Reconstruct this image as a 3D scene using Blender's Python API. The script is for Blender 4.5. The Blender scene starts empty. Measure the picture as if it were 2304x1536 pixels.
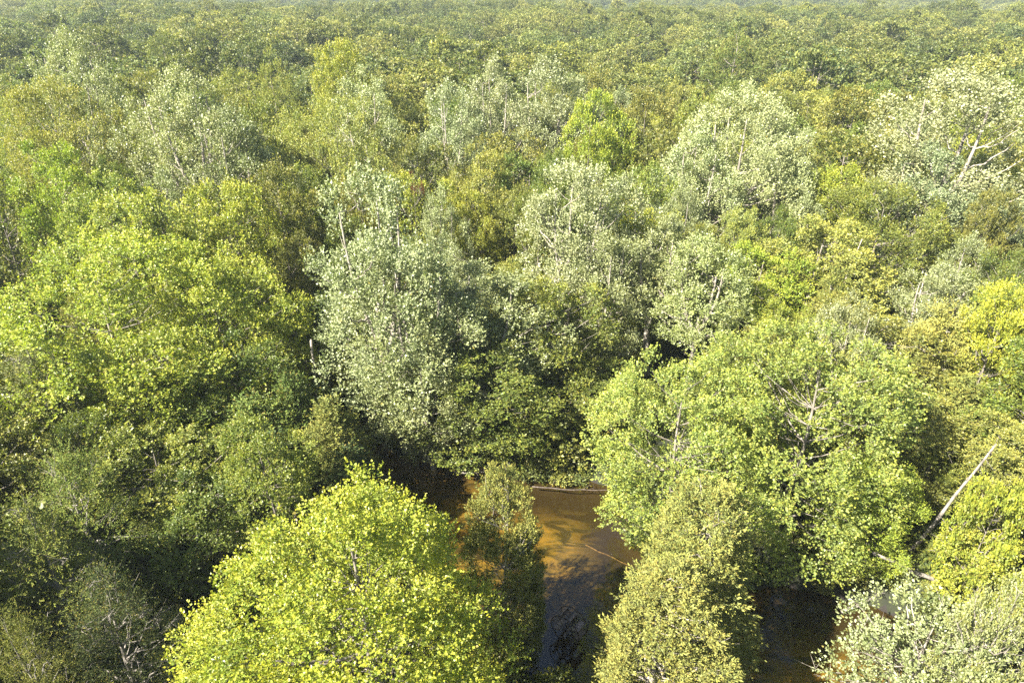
import bpy, math, random
import numpy as np
R = math.radians
S = bpy.context.scene
COL = S.collection

# ------------------------------------------------------------------ camera
cam_data = bpy.data.cameras.new("camera")
cam_data.sensor_width = 36.0
cam_data.lens = 24.0
cam_data.clip_start = 0.5
cam_data.clip_end = 6000.0
cam = bpy.data.objects.new("camera", cam_data)
cam.location = (0.0, 0.0, 35.0)
cam.rotation_euler = (R(90.0 - 28.3), 0.0, 0.0)
COL.objects.link(cam)
S.camera = cam

# ------------------------------------------------------------------ sky and sun
SUN_TO = (-0.62, -0.42, 0.68)            # direction towards the sun: high, from the left, a little behind
_l = math.sqrt(sum(c * c for c in SUN_TO))
SUN_TO = tuple(c / _l for c in SUN_TO)
SUN_EL = math.asin(SUN_TO[2])
world = bpy.data.worlds.new("World")
S.world = world
world.use_nodes = True
wn = world.node_tree
wn.nodes.clear()
wo = wn.nodes.new("ShaderNodeOutputWorld")
wb = wn.nodes.new("ShaderNodeBackground")
sky = wn.nodes.new("ShaderNodeTexSky")
sky.sky_type = 'NISHITA'
sky.sun_disc = False
sky.sun_elevation = SUN_EL
sky.sun_rotation = math.atan2(SUN_TO[0], SUN_TO[1])
sky.air_density = 1.0
sky.dust_density = 1.2
wb.inputs["Strength"].default_value = 0.05
wn.links.new(sky.outputs[0], wb.inputs[0])
wn.links.new(wb.outputs[0], wo.inputs[0])

sun_data = bpy.data.lights.new("sun", 'SUN')
sun_data.energy = 5.0
sun_data.angle = R(0.5)
sun_data.color = (1.0, 0.945, 0.85)
sun = bpy.data.objects.new("sun", sun_data)
sun.rotation_euler = (math.acos(SUN_TO[2]), 0.0, math.atan2(SUN_TO[1], SUN_TO[0]) + math.pi / 2)
sun.location = (-60, -40, 90)
COL.objects.link(sun)

S.view_settings.view_transform = 'Standard'
S.view_settings.look = 'None'
S.view_settings.gamma = 1.0
S.view_settings.use_curve_mapping = False
S.view_settings.exposure = 2.3
S.render.engine = 'CYCLES'
S.cycles.max_bounces = 6
S.cycles.diffuse_bounces = 2
S.cycles.glossy_bounces = 2
S.cycles.transmission_bounces = 3
S.cycles.transparent_max_bounces = 8
S.cycles.volume_bounces = 1
S.cycles.use_denoising = False
S.cycles.caustics_reflective = False
S.cycles.caustics_refractive = False
S.cycles.sample_clamp_indirect = 4.0

# ------------------------------------------------------------------ terrain and river shape
FAR_BANK = [(-70, 67), (-36, 60.5), (-22, 56), (-14.5, 49.8), (-10.8, 46), (-7.5, 44.3), (1, 42.2), (7, 41), (8.6, 37), (8.9, 33.4), (12, 31.3), (18, 31.2), (22.5, 29.8), (26, 27.9), (32, 24.5), (48, 16), (90, 2)]
NEAR_BANK = [(-70, 60), (-34, 54), (-21, 49.5), (-14.5, 44.5), (-10.5, 40), (-8, 34), (-3, 28.6), (0.2, 26.9), (1.6, 25), (4.5, 24.2), (7.5, 25.9), (10.5, 26.2), (13, 23.2), (16, 22.2), (22, 23), (27, 21.5), (34, 18), (48, 9), (90, -8)]

def _smooth(pts, n=12):
    p = np.array(pts, float)
    out = []
    for i in range(len(p) - 1):
        p0 = p[max(i - 1, 0)]; p1 = p[i]; p2 = p[i + 1]; p3 = p[min(i + 2, len(p) - 1)]
        for k in range(n):
            t = k / n
            out.append(0.5 * ((2 * p1) + (-p0 + p2) * t + (2 * p0 - 5 * p1 + 4 * p2 - p3) * t * t + (-p0 + 3 * p1 - 3 * p2 + p3) * t ** 3))
    out.append(p[-1])
    return np.array(out)

FB = _smooth(FAR_BANK)
NB = _smooth(NEAR_BANK)
POLY = np.concatenate([FB, NB[::-1]])

def river_sd(x, y):
    """signed distance to the river outline, negative inside"""
    x = np.atleast_1d(np.asarray(x, float)); y = np.atleast_1d(np.asarray(y, float))
    d = np.full(x.shape, 1e9)
    inside = np.zeros(x.shape, bool)
    n = len(POLY)
    for i in range(n):
        ax, ay = POLY[i]; bx, by = POLY[(i + 1) % n]
        ex, ey = bx - ax, by - ay
        L = ex * ex + ey * ey + 1e-9
        t = np.clip(((x - ax) * ex + (y - ay) * ey) / L, 0, 1)
        d = np.minimum(d, np.hypot(x - ax - t * ex, y - ay - t * ey))
        c = ((ay > y) != (by > y))
        xi = ax + (y - ay) / (by - ay + 1e-12) * ex
        inside ^= c & (x < xi)
    return np.where(inside, -d, d)

def sstep(t):
    t = np.clip(t, 0, 1)
    return t * t * (3 - 2 * t)

def ground_base(x, y):
    z = 0.9 + 0.5 * np.sin(x * 0.05 + 1.3) * np.cos(y * 0.043) + 0.25 * np.sin(x * 0.17 + y * 0.11)
    far = sstep((y - 90) / 150)
    z = z + far * (2.2 * np.sin(x * 0.013 + 0.7) * np.cos(y * 0.011 + 0.4) + 1.3 * np.sin(x * 0.031 + y * 0.02))
    z = z - 26.0 * sstep((y - (445 - 0.33 * x)) / 190) + 44.0 * sstep((y - 620) / 420)
    return z

def ground_z(x, y):
    x = np.atleast_1d(np.asarray(x, float)); y = np.atleast_1d(np.asarray(y, float))
    z = ground_base(x, y)
    sd = river_sd(x, y)
    wob = 0.35 * np.sin(x * 1.7 + 0.8 * y) * np.sin(y * 1.3 - 0.5 * x)
    k = sstep((sd + wob + 0.8) / 2.6)
    bed = -0.55 - 0.25 * np.sin(x * 0.4 + y * 0.3) * 0.6
    return np.where(sd < 12, bed * (1 - k) + np.maximum(z, 0.5) * k, z)

# ------------------------------------------------------------------ helpers
def tag(o, label=None, cat=None, group=None, kind=None):
    if label: o["label"] = label
    if cat: o["category"] = cat
    if group: o["group"] = group
    if kind: o["kind"] = kind
    return o

def empty(name, loc, rz=0.0):
    o = bpy.data.objects.new(name, None)
    o.location = loc
    o.rotation_euler = (0, 0, rz)
    o.empty_display_size = 0.3
    COL.objects.link(o)
    return o

def link_mesh(name, me, parent=None):
    o = bpy.data.objects.new(name, me)
    COL.objects.link(o)
    if parent is not None:
        o.parent = parent
    return o

def unit(v):
    return v / (np.linalg.norm(v, axis=-1, keepdims=True) + 1e-9)

class Geo:
    """collects quads with a material index and two per-face values"""
    def __init__(self):
        self.v = []; self.f = []; self.m = []; self.a = []; self.b = []; self.n = 0
    def add(self, verts, faces, mat=0, a=None, b=None):
        verts = np.asarray(verts, np.float32).reshape(-1, 3); faces = np.asarray(faces, np.int32).reshape(-1, 4)
        self.v.append(verts); self.f.append(faces + self.n); self.n += len(verts)
        k = len(faces)
        self.m.append(np.full(k, mat, np.int32))
        self.a.append(np.full(k, 0.5, np.float32) if a is None else np.asarray(a, np.float32))
        self.b.append(np.zeros(k, np.float32) if b is None else np.asarray(b, np.float32))
    def mesh(self, name, mats, smooth_mat=None):
        v = np.concatenate(self.v); f = np.concatenate(self.f)
        me = bpy.data.meshes.new(name)
        me.vertices.add(len(v)); me.vertices.foreach_set("co", v.ravel())
        me.loops.add(f.size); me.loops.foreach_set("vertex_index", f.ravel())
        me.polygons.add(len(f))
        me.polygons.foreach_set("loop_start", np.arange(0, f.size, 4, dtype=np.int32))
        try: me.polygons.foreach_set("loop_total", np.full(len(f), 4, np.int32))
        except Exception: pass
        mi = np.concatenate(self.m)
        me.polygons.foreach_set("material_index", mi)
        me.polygons.foreach_set("use_smooth", (mi == smooth_mat) if smooth_mat is not None else np.zeros(len(f), bool))
        for nm, arr in (("leaf_var", self.a), ("leaf_tip", self.b)):
            at = me.attributes.new(nm, 'FLOAT', 'FACE')
            at.data.foreach_set("value", np.concatenate(arr))
        for m in mats: me.materials.append(m)
        me.update(calc_edges=True)
        return me

def tube(geo, pts, rad, sides=6, mat=0, a=0.5, cap=False):
    pts = np.asarray(pts, float); rad = np.asarray(rad, float)
    n = len(pts)
    t = np.gradient(pts, axis=0); t = unit(t)
    ref = np.array([0.31, 0.93, 0.18]) if abs(t[0][2]) > 0.6 else np.array([0.1, 0.05, 1.0])
    u = unit(np.cross(t, ref)); w = np.cross(t, u)
    th = np.linspace(0, 2 * math.pi, sides, endpoint=False)
    ring = pts[:, None, :] + rad[:, None, None] * (np.cos(th)[None, :, None] * u[:, None, :] + np.sin(th)[None, :, None] * w[:, None, :])
    v = ring.reshape(-1, 3)
    i, j = np.meshgrid(np.arange(n - 1), np.arange(sides), indexing='ij')
    i = i.ravel(); j = j.ravel(); j2 = (j + 1) % sides
    f = np.stack([i * sides + j, i * sides + j2, (i + 1) * sides + j2, (i + 1) * sides + j], 1)
    if cap and sides == 8:
        e = (n - 1) * sides
        f = np.concatenate([f, [[e, e + 1, e + 2, e + 3], [e, e + 3, e + 4, e + 7], [e + 4, e + 5, e + 6, e + 7],
                                [3, 2, 1, 0], [7, 4, 3, 0], [7, 6, 5, 4]]])
    geo.add(v, f, mat, a=np.full(len(f), a))

def box_geo(geo, c, ax, ay, az, hx, hy, hz, mat=0, a=0.5):
    """box from centre, three unit axes and half sizes"""
    c = np.array(c, float); ax = unit(np.array(ax, float)); ay = unit(np.array(ay, float)); az = unit(np.array(az, float))
    v = [c + sx * hx * ax + sy * hy * ay + sz * hz * az for sz in (-1, 1) for sy in (-1, 1) for sx in (-1, 1)]
    f = [[0, 2, 3, 1], [4, 5, 7, 6], [0, 1, 5, 4], [2, 6, 7, 3], [0, 4, 6, 2], [1, 3, 7, 5]]
    geo.add(v, f, mat, a=[a] * 6)

# ------------------------------------------------------------------ materials
def new_mat(name):
    m = bpy.data.materials.new(name)
    m.use_nodes = True
    nt = m.node_tree
    nt.nodes.clear()
    return m, nt, nt.nodes.new("ShaderNodeOutputMaterial")

def N(nt, t, **kw):
    n = nt.nodes.new(t)
    for k, v in kw.items():
        if k in n.inputs: n.inputs[k].default_value = v
        else: setattr(n, k, v)
    return n

def math_n(nt, op, a, b=None, c=None):
    n = nt.nodes.new("ShaderNodeMath"); n.operation = op
    for i, x in enumerate((a, b, c)):
        if x is None: continue
        if isinstance(x, (int, float)): n.inputs[i].default_value = x
        else: nt.links.new(x, n.inputs[i])
    return n.outputs[0]

def mixc(nt, fac, a, b, mode='MIX'):
    n = nt.nodes.new("ShaderNodeMix"); n.data_type = 'RGBA'; n.blend_type = mode
    for i, x in ((0, fac), (6, a), (7, b)):
        if isinstance(x, (int, float)): n.inputs[i].default_value = x
        elif isinstance(x, tuple): n.inputs[i].default_value = x if len(x) == 4 else (*x, 1)
        else: nt.links.new(x, n.inputs[i])
    return n.outputs[2]

def leaf_material(name, far=False, pale=0.0, tip=(1.55, 1.35, 0.75), trans=0.36, rough=0.45, spec=0.35, brown=0.03):
    m, nt, out = new_mat(name)
    if far:
        oi = N(nt, "ShaderNodeObjectInfo")
        cr = N(nt, "ShaderNodeValToRGB"); cr.color_ramp.interpolation = 'LINEAR'
        els = [(0.0, (.060, .078, .020)), (0.12, (.125, .145, .030)), (0.25, (.082, .105, .026)), (0.36, (.165, .185, .036)), (0.48, (.070, .100, .036)),
               (0.60, (.130, .140, .034)), (0.72, (.190, .205, .060)), (0.84, (.056, .078, .026)), (1.0, (.140, .175, .060))]
        e = cr.color_ramp.elements
        e[0].position = 0; e[0].color = (*els[0][1], 1); e[1].position = 1; e[1].color = (*els[-1][1], 1)
        for p, c in els[1:-1]:
            q = e.new(p); q.color = (*c, 1)
        nt.links.new(oi.outputs["Random"], cr.inputs[0])
        base = cr.outputs[0]
    else:
        oi = N(nt, "ShaderNodeObjectInfo")
        base = oi.outputs["Color"]
    va = N(nt, "ShaderNodeAttribute", attribute_name="leaf_var"); tp = N(nt, "ShaderNodeAttribute", attribute_name="leaf_tip")
    v = va.outputs["Fac"]; t = tp.outputs["Fac"]
    hs = N(nt, "ShaderNodeHueSaturation")
    nt.links.new(base, hs.inputs["Color"])
    
    tcd = N(nt, "ShaderNodeTexCoord")
    nz = N(nt, "ShaderNodeTexNoise"); nz.inputs["Scale"].default_value = 0.55; nz.inputs["Detail"].default_value = 3
    nt.links.new(tcd.outputs["Object"], nz.inputs["Vector"])
    big = math_n(nt, 'MULTIPLY', math_n(nt, 'SUBTRACT', nz.outputs[0], 0.5), 1.1)
    nt.links.new(math_n(nt, 'ADD', math_n(nt, 'MULTIPLY_ADD', v, 0.5, 0.80), big), hs.inputs["Value"])
    nt.links.new(math_n(nt, 'SUBTRACT', math_n(nt, 'MULTIPLY_ADD', v, 0.03, 0.487), math_n(nt, 'MULTIPLY', big, 0.06)), hs.inputs["Hue"])
    hs.inputs["Saturation"].default_value = 0.93
    col = hs.outputs[0]
    tipc = mixc(nt, 1.0, col, (*tip, 1.0), 'MULTIPLY')
    col = mixc(nt, t, col, tipc)
    if pale > 0:
        gt = math_n(nt, 'GREATER_THAN', v, 1.0 - pale)
        col = mixc(nt, math_n(nt, 'MULTIPLY', gt, 0.55), col, (0.36, 0.38, 0.20, 1))
    if brown > 0:
        lt = math_n(nt, 'LESS_THAN', v, brown)
        col = mixc(nt, lt, col, (0.19, 0.16, 0.035, 1))
    p = N(nt, "ShaderNodeBsdfPrincipled", Roughness=rough)
    p.inputs["Specular IOR Level"].default_value = spec
    nt.links.new(col, p.inputs["Base Color"])
    tr = N(nt, "ShaderNodeBsdfTranslucent")
    tcol = mixc(nt, 1.0, col, (1.25, 1.40, 0.50, 1), 'MULTIPLY')
    nt.links.new(tcol, tr.inputs["Color"])
    ms = N(nt, "ShaderNodeMixShader"); ms.inputs[0].default_value = trans
    nt.links.new(p.outputs[0], ms.inputs[1]); nt.links.new(tr.outputs[0], ms.inputs[2])
    nt.links.new(ms.outputs[0], out.inputs["Surface"])
    return m

def bark_material(name, c1, c2, scale=6.0):
    m, nt, out = new_mat(name)
    tc = N(nt, "ShaderNodeTexCoord")
    mp = N(nt, "ShaderNodeMapping"); mp.inputs["Scale"].default_value = (1.0, 1.0, 0.25)
    nt.links.new(tc.outputs["Object"], mp.inputs[0])
    no = N(nt, "ShaderNodeTexNoise"); no.inputs["Scale"].default_value = scale; no.inputs["Detail"].default_value = 8
    nt.links.new(mp.outputs[0], no.inputs["Vector"])
    cr = N(nt, "ShaderNodeValToRGB")
    cr.color_ramp.elements[0].position = 0.36; cr.color_ramp.elements[0].color = (*c1, 1)
    cr.color_ramp.elements[1].position = 0.62; cr.color_ramp.elements[1].color = (*c2, 1)
    nt.links.new(no.outputs[0], cr.inputs[0])
    bp = N(nt, "ShaderNodeBump"); bp.inputs["Strength"].default_value = 0.6; bp.inputs["Distance"].default_value = 0.04
    nt.links.new(no.outputs[0], bp.inputs["Height"])
    p = N(nt, "ShaderNodeBsdfPrincipled", Roughness=0.85)
    nt.links.new(cr.outputs[0], p.inputs["Base Color"]); nt.links.new(bp.outputs[0], p.inputs["Normal"])
    nt.links.new(p.outputs[0], out.inputs["Surface"])
    return m

M_LEAF = leaf_material("broad_leaf", trans=0.34, rough=0.42, spec=0.4)
M_NEAR = leaf_material("maple_leaf", trans=0.34, rough=0.40, spec=0.4, tip=(1.75, 1.45, 0.8), brown=0.012)
M_POP = leaf_material("poplar_leaf", pale=0.42, trans=0.24, rough=0.38, spec=0.5, tip=(1.5, 1.5, 1.5), brown=0.01)
M_CED = leaf_material("cedar_spray", trans=0.15, rough=0.6, spec=0.2, tip=(1.5, 1.35, 0.9), brown=0.10)
M_FAR = leaf_material("far_leaf", far=True, trans=0.30, rough=0.45)
M_BARK = bark_material("grey_bark", (.10, .085, .065), (.24, .21, .17))
M_PALEBARK = bark_material("pale_bark", (.13, .11, .085), (.36, .32, .26))
M_DEAD = bark_material("dead_wood", (.10, .088, .072), (.28, .25, .21))
M_DARKBARK = bark_material("wet_bark", (.035, .026, .02), (.11, .085, .065))

# ------------------------------------------------------------------ ground, river bed, water
gm, nt, out = new_mat("forest_floor")
tc = N(nt, "ShaderNodeTexCoord")
n1 = N(nt, "ShaderNodeTexNoise"); n1.inputs["Scale"].default_value = 1.6; n1.inputs["Detail"].default_value = 12; n1.inputs["Roughness"].default_value = 0.7
n2 = N(nt, "ShaderNodeTexNoise"); n2.inputs["Scale"].default_value = 0.12; n2.inputs["Detail"].default_value = 6
nt.links.new(tc.outputs["Object"], n1.inputs["Vector"]); nt.links.new(tc.outputs["Object"], n2.inputs["Vector"])
cr = N(nt, "ShaderNodeValToRGB")
cr.color_ramp.elements[0].position = 0.35; cr.color_ramp.elements[0].color = (.010, .008, .005, 1)
cr.color_ramp.elements[1].position = 0.68; cr.color_ramp.elements[1].color = (.030, .030, .011, 1)
nt.links.new(n1.outputs[0], cr.inputs[0])
cc = mixc(nt, n2.outputs[0], cr.outputs[0], (.014, .022, .007, 1))
bp = N(nt, "ShaderNodeBump"); bp.inputs["Strength"].default_value = 0.8; bp.inputs["Distance"].default_value = 0.08
nt.links.new(n1.outputs[0], bp.inputs["Height"])
p = N(nt, "ShaderNodeBsdfPrincipled", Roughness=0.95)
nt.links.new(cc, p.inputs["Base Color"]); nt.links.new(bp.outputs[0], p.inputs["Normal"]); nt.links.new(p.outputs[0], out.inputs[0])
M_GROUND = gm

sm, nt, out = new_mat("river_sand")
tc = N(nt, "ShaderNodeTexCoord")
mp = N(nt, "ShaderNodeMapping"); mp.inputs["Rotation"].default_value = (0, 0, R(48)); mp.inputs["Scale"].default_value = (0.30, 1.0, 1)
nt.links.new(tc.outputs["Object"], mp.inputs[0])
n1 = N(nt, "ShaderNodeTexNoise"); n1.inputs["Scale"].default_value = 0.9; n1.inputs["Detail"].default_value = 7; n1.inputs["Roughness"].default_value = 0.62; n1.inputs["Distortion"].default_value = 1.2
nt.links.new(mp.outputs[0], n1.inputs["Vector"])
n3 = N(nt, "ShaderNodeTexNoise"); n3.inputs["Scale"].default_value = 14; n3.inputs["Detail"].default_value = 5
nt.links.new(tc.outputs["Object"], n3.inputs["Vector"])
cr = N(nt, "ShaderNodeValToRGB")
cr.color_ramp.elements[0].position = 0.42; cr.color_ramp.elements[0].color = (.022, .020, .008, 1)
cr.color_ramp.elements[1].position = 0.60; cr.color_ramp.elements[1].color = (.165, .122, .036, 1)
q = cr.color_ramp.elements.new(0.49); q.color = (.085, .072, .024, 1)
nt.links.new(n1.outputs[0], cr.inputs[0])
cc = mixc(nt, 0.35, cr.outputs[0], n3.outputs[0], 'OVERLAY')
mk = N(nt, "ShaderNodeAttribute", attribute_name="bed_shade")
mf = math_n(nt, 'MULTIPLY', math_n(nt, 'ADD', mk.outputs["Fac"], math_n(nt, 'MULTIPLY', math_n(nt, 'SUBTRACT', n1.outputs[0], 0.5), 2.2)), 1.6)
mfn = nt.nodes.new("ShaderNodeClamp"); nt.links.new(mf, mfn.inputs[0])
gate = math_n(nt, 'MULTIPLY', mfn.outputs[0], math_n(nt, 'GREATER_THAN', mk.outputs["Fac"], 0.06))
cc = mixc(nt, gate, cc, (.012, .009, .006, 1))  # painted shade, broken up by the noise, blended over the sand
p = N(nt, "ShaderNodeBsdfPrincipled", Roughness=0.9)
nt.links.new(cc, p.inputs["Base Color"]); nt.links.new(p.outputs[0], out.inputs[0])
M_SAND = sm

def nonuni(lo, c0, c1, hi, step, grow):
    xs = list(np.arange(c0, c1 + 1e-6, step))
    s = step
    while xs[-1] < hi:
        s = min(s * grow, 60); xs.append(xs[-1] + s)
    s = step
    while xs[0] > lo:
        s = min(s * grow, 60); xs.insert(0, xs[0] - s)
    return np.array(xs)

gx = nonuni(-3500, -32, 36, 3500, 0.45, 1.16)
gy = nonuni(-400, 14, 58, 4500, 0.45, 1.14)
X, Y = np.meshgrid(gx, gy)
Z = ground_z(X.ravel(), Y.ravel())
g = Geo()
nx, ny = len(gx), len(gy)
i, j = np.meshgrid(np.arange(ny - 1), np.arange(nx - 1), indexing='ij')
i = i.ravel(); j = j.ravel()
F = np.stack([i * nx + j, i * nx + j + 1, (i + 1) * nx + j + 1, (i + 1) * nx + j], 1)
g.add(np.stack([X.ravel(), Y.ravel(), Z], 1), F)
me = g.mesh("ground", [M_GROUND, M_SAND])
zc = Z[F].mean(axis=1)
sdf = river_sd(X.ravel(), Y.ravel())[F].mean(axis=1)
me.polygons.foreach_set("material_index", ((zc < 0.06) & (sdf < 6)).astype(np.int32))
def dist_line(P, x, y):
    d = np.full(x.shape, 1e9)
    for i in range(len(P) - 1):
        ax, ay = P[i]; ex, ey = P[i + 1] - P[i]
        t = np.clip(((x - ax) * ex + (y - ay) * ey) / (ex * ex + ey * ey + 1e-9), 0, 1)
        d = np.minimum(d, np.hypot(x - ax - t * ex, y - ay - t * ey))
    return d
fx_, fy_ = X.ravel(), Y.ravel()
bed_shade = np.clip(1.25 - dist_line(FB, fx_, fy_) / 3.6, 0, 1)  # dark of the deep, shaded far-bank water painted into the bed colour
bed_shade = np.where(fx_ < -1.5, bed_shade * .15, bed_shade)
bed_shade = np.maximum(bed_shade, 1.1 * np.exp(-((fx_ - 3.6) ** 2 + (fy_ - 26.8) ** 2) / 12.0))  # same painted dark for the shaded pool around the wheel
at_ = me.attributes.new("bed_shade", 'FLOAT', 'POINT'); at_.data.foreach_set("value", bed_shade.astype(np.float32))
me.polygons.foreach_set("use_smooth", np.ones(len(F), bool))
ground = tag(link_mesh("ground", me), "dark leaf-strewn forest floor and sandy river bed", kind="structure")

wm, nt, out = new_mat("river_water")
tc = N(nt, "ShaderNodeTexCoord")
n1 = N(nt, "ShaderNodeTexNoise"); n1.inputs["Scale"].default_value = 3.0; n1.inputs["Detail"].default_value = 4
n2 = N(nt, "ShaderNodeTexNoise"); n2.inputs["Scale"].default_value = 11.0; n2.inputs["Detail"].default_value = 3
nt.links.new(tc.outputs["Object"], n1.inputs["Vector"]); nt.links.new(tc.outputs["Object"], n2.inputs["Vector"])
hh = math_n(nt, 'ADD', n1.outputs[0], math_n(nt, 'MULTIPLY', n2.outputs[0], 0.25))
bp = N(nt, "ShaderNodeBump"); bp.inputs["Strength"].default_value = 0.10; bp.inputs["Distance"].default_value = 0.05
nt.links.new(hh, bp.inputs["Height"])
ge = N(nt, "ShaderNodeNewGeometry")
dp = nt.nodes.new("ShaderNodeVectorMath"); dp.operation = 'DOT_PRODUCT'
nt.links.new(ge.outputs["Incoming"], dp.inputs[0]); nt.links.new(bp.outputs[0], dp.inputs[1])
cosi = math_n(nt, 'ABSOLUTE', dp.outputs["Value"])
om = nt.nodes.new("ShaderNodeClamp"); nt.links.new(math_n(nt, 'SUBTRACT', 1.0, cosi), om.inputs[0])
frv = math_n(nt, 'MULTIPLY_ADD', math_n(nt, 'POWER', om.outputs[0], 5.0), 0.93, 0.07)   # Schlick, the same from both sides
tb = N(nt, "ShaderNodeBsdfTransparent"); tb.inputs["Color"].default_value = (0.90, 0.77, 0.46, 1)
gl = N(nt, "ShaderNodeBsdfGlossy"); gl.inputs["Roughness"].default_value = 0.02
nt.links.new(bp.outputs[0], gl.inputs["Normal"])
ms = N(nt, "ShaderNodeMixShader")
nt.links.new(frv, ms.inputs[0]); nt.links.new(tb.outputs[0], ms.inputs[1]); nt.links.new(gl.outputs[0], ms.inputs[2])
nt.links.new(ms.outputs[0], out.inputs["Surface"])
M_WATER = wm
g = Geo()
def resamp(pts, n):
    d = np.r_[0, np.cumsum(np.hypot(*np.diff(pts, axis=0).T))]
    t = np.linspace(0, d[-1], n)
    return np.stack([np.interp(t, d, pts[:, 0]), np.interp(t, d, pts[:, 1])], 1)
wx = np.arange(-74, 92, 1.0); wy = np.arange(-10, 72, 1.0)
WX, WY = np.meshgrid(wx, wy)
wsd = river_sd(WX.ravel(), WY.ravel())
g = Geo()
nx, ny = len(wx), len(wy)
i, j = np.meshgrid(np.arange(ny - 1), np.arange(nx - 1), indexing='ij'); i = i.ravel(); j = j.ravel()
F = np.stack([i * nx + j, i * nx + j + 1, (i + 1) * nx + j + 1, (i + 1) * nx + j], 1)
F = F[wsd[F].min(axis=1) < 2.0]
g.add(np.stack([WX.ravel(), WY.ravel(), np.zeros(WX.size)], 1), F)
water = tag(link_mesh("river_water", g.mesh("river_water", [M_WATER])), "amber river water in shade and sun", kind="structure")

# ------------------------------------------------------------------ tree builder
def leaves(geo, rng, base, direc, length, n, size, width, up, spread, mat, tipw=1.0, size_var=0.35):
    """leaves along sprigs: base (S,3), direc (S,3), length (S,)"""
    Sn = len(base)
    t = (np.arange(n) + 0.5) / n
    t = np.clip(t[None, :] + rng.uniform(-.08, .08, (Sn, n)), 0, 1)
    pos = base[:, None, :] + direc[:, None, :] * (length[:, None] * t)[..., None]
    d = np.broadcast_to(direc[:, None, :], pos.shape)
    r = rng.normal(size=pos.shape)
    r = r - (r * d).sum(-1, keepdims=True) * d
    r = unit(r)
    a = unit(d * (0.35 + 0.6 * t[..., None]) + r * spread + np.array([0, 0, -0.12]) + rng.normal(size=pos.shape) * 0.15)
    nrm = np.array([0, 0, 1.0]) * up + d * 0.25 + rng.normal(size=pos.shape) * 0.55
    b = unit(np.cross(a, nrm))
    nn = np.cross(b, a)
    s = size * rng.uniform(1 - size_var, 1 + size_var, (Sn, n, 1))
    pos = pos + r * s * 0.15
    v0 = pos
    v1 = pos + a * s * 0.42 + b * s * width * 0.5 + nn * s * 0.10
    v2 = pos + a * s
    v3 = pos + a * s * 0.42 - b * s * width * 0.5 + nn * s * 0.10
    V = np.stack([v0, v1, v2, v3], 2).reshape(-1, 3)
    k = Sn * n
    Fq = np.arange(k * 4).reshape(k, 4)
    var = np.clip(rng.uniform(0, 1, (Sn, n)) , 0, 1)
    tip = np.clip((t ** 2) * tipw, 0, 1)
    geo.add(V, Fq, mat, a=var.ravel(), b=tip.ravel())

PROF = {
    'round': lambda t: np.sqrt(np.clip(1 - (2 * np.clip(t * 0.92 + 0.06, 0, 1) - 1) ** 2, 0, 1)) ** 0.85,
    'dome': lambda t: np.clip(1 - t ** 2.6, 0, 1) ** 0.55 * (0.72 + 0.28 * np.clip(t * 3, 0, 1)),
    'tent': lambda t: np.clip(1 - t ** 1.7, 0, 1) ** 0.62 * (0.75 + 0.25 * np.clip(t * 3, 0, 1)),
    'spread': lambda t: np.clip(1 - t ** 1.35, 0, 1) ** 0.72 * (0.8 + 0.2 * np.clip(t * 3, 0, 1)),
    'egg': lambda t: np.clip(np.sin(np.pi * np.clip(t, 0, 1) ** 0.75), 0, 1) ** 0.75,
    'cone': lambda t: np.clip(1 - t, 0, 1) ** 0.62 * (0.6 + 0.4 * np.clip(t * 5, 0, 1)),
    'column': lambda t: np.clip(1 - t ** 3, 0, 1) ** 0.6 * (0.75 + 0.25 * np.clip(t * 4, 0, 1)),
}

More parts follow.
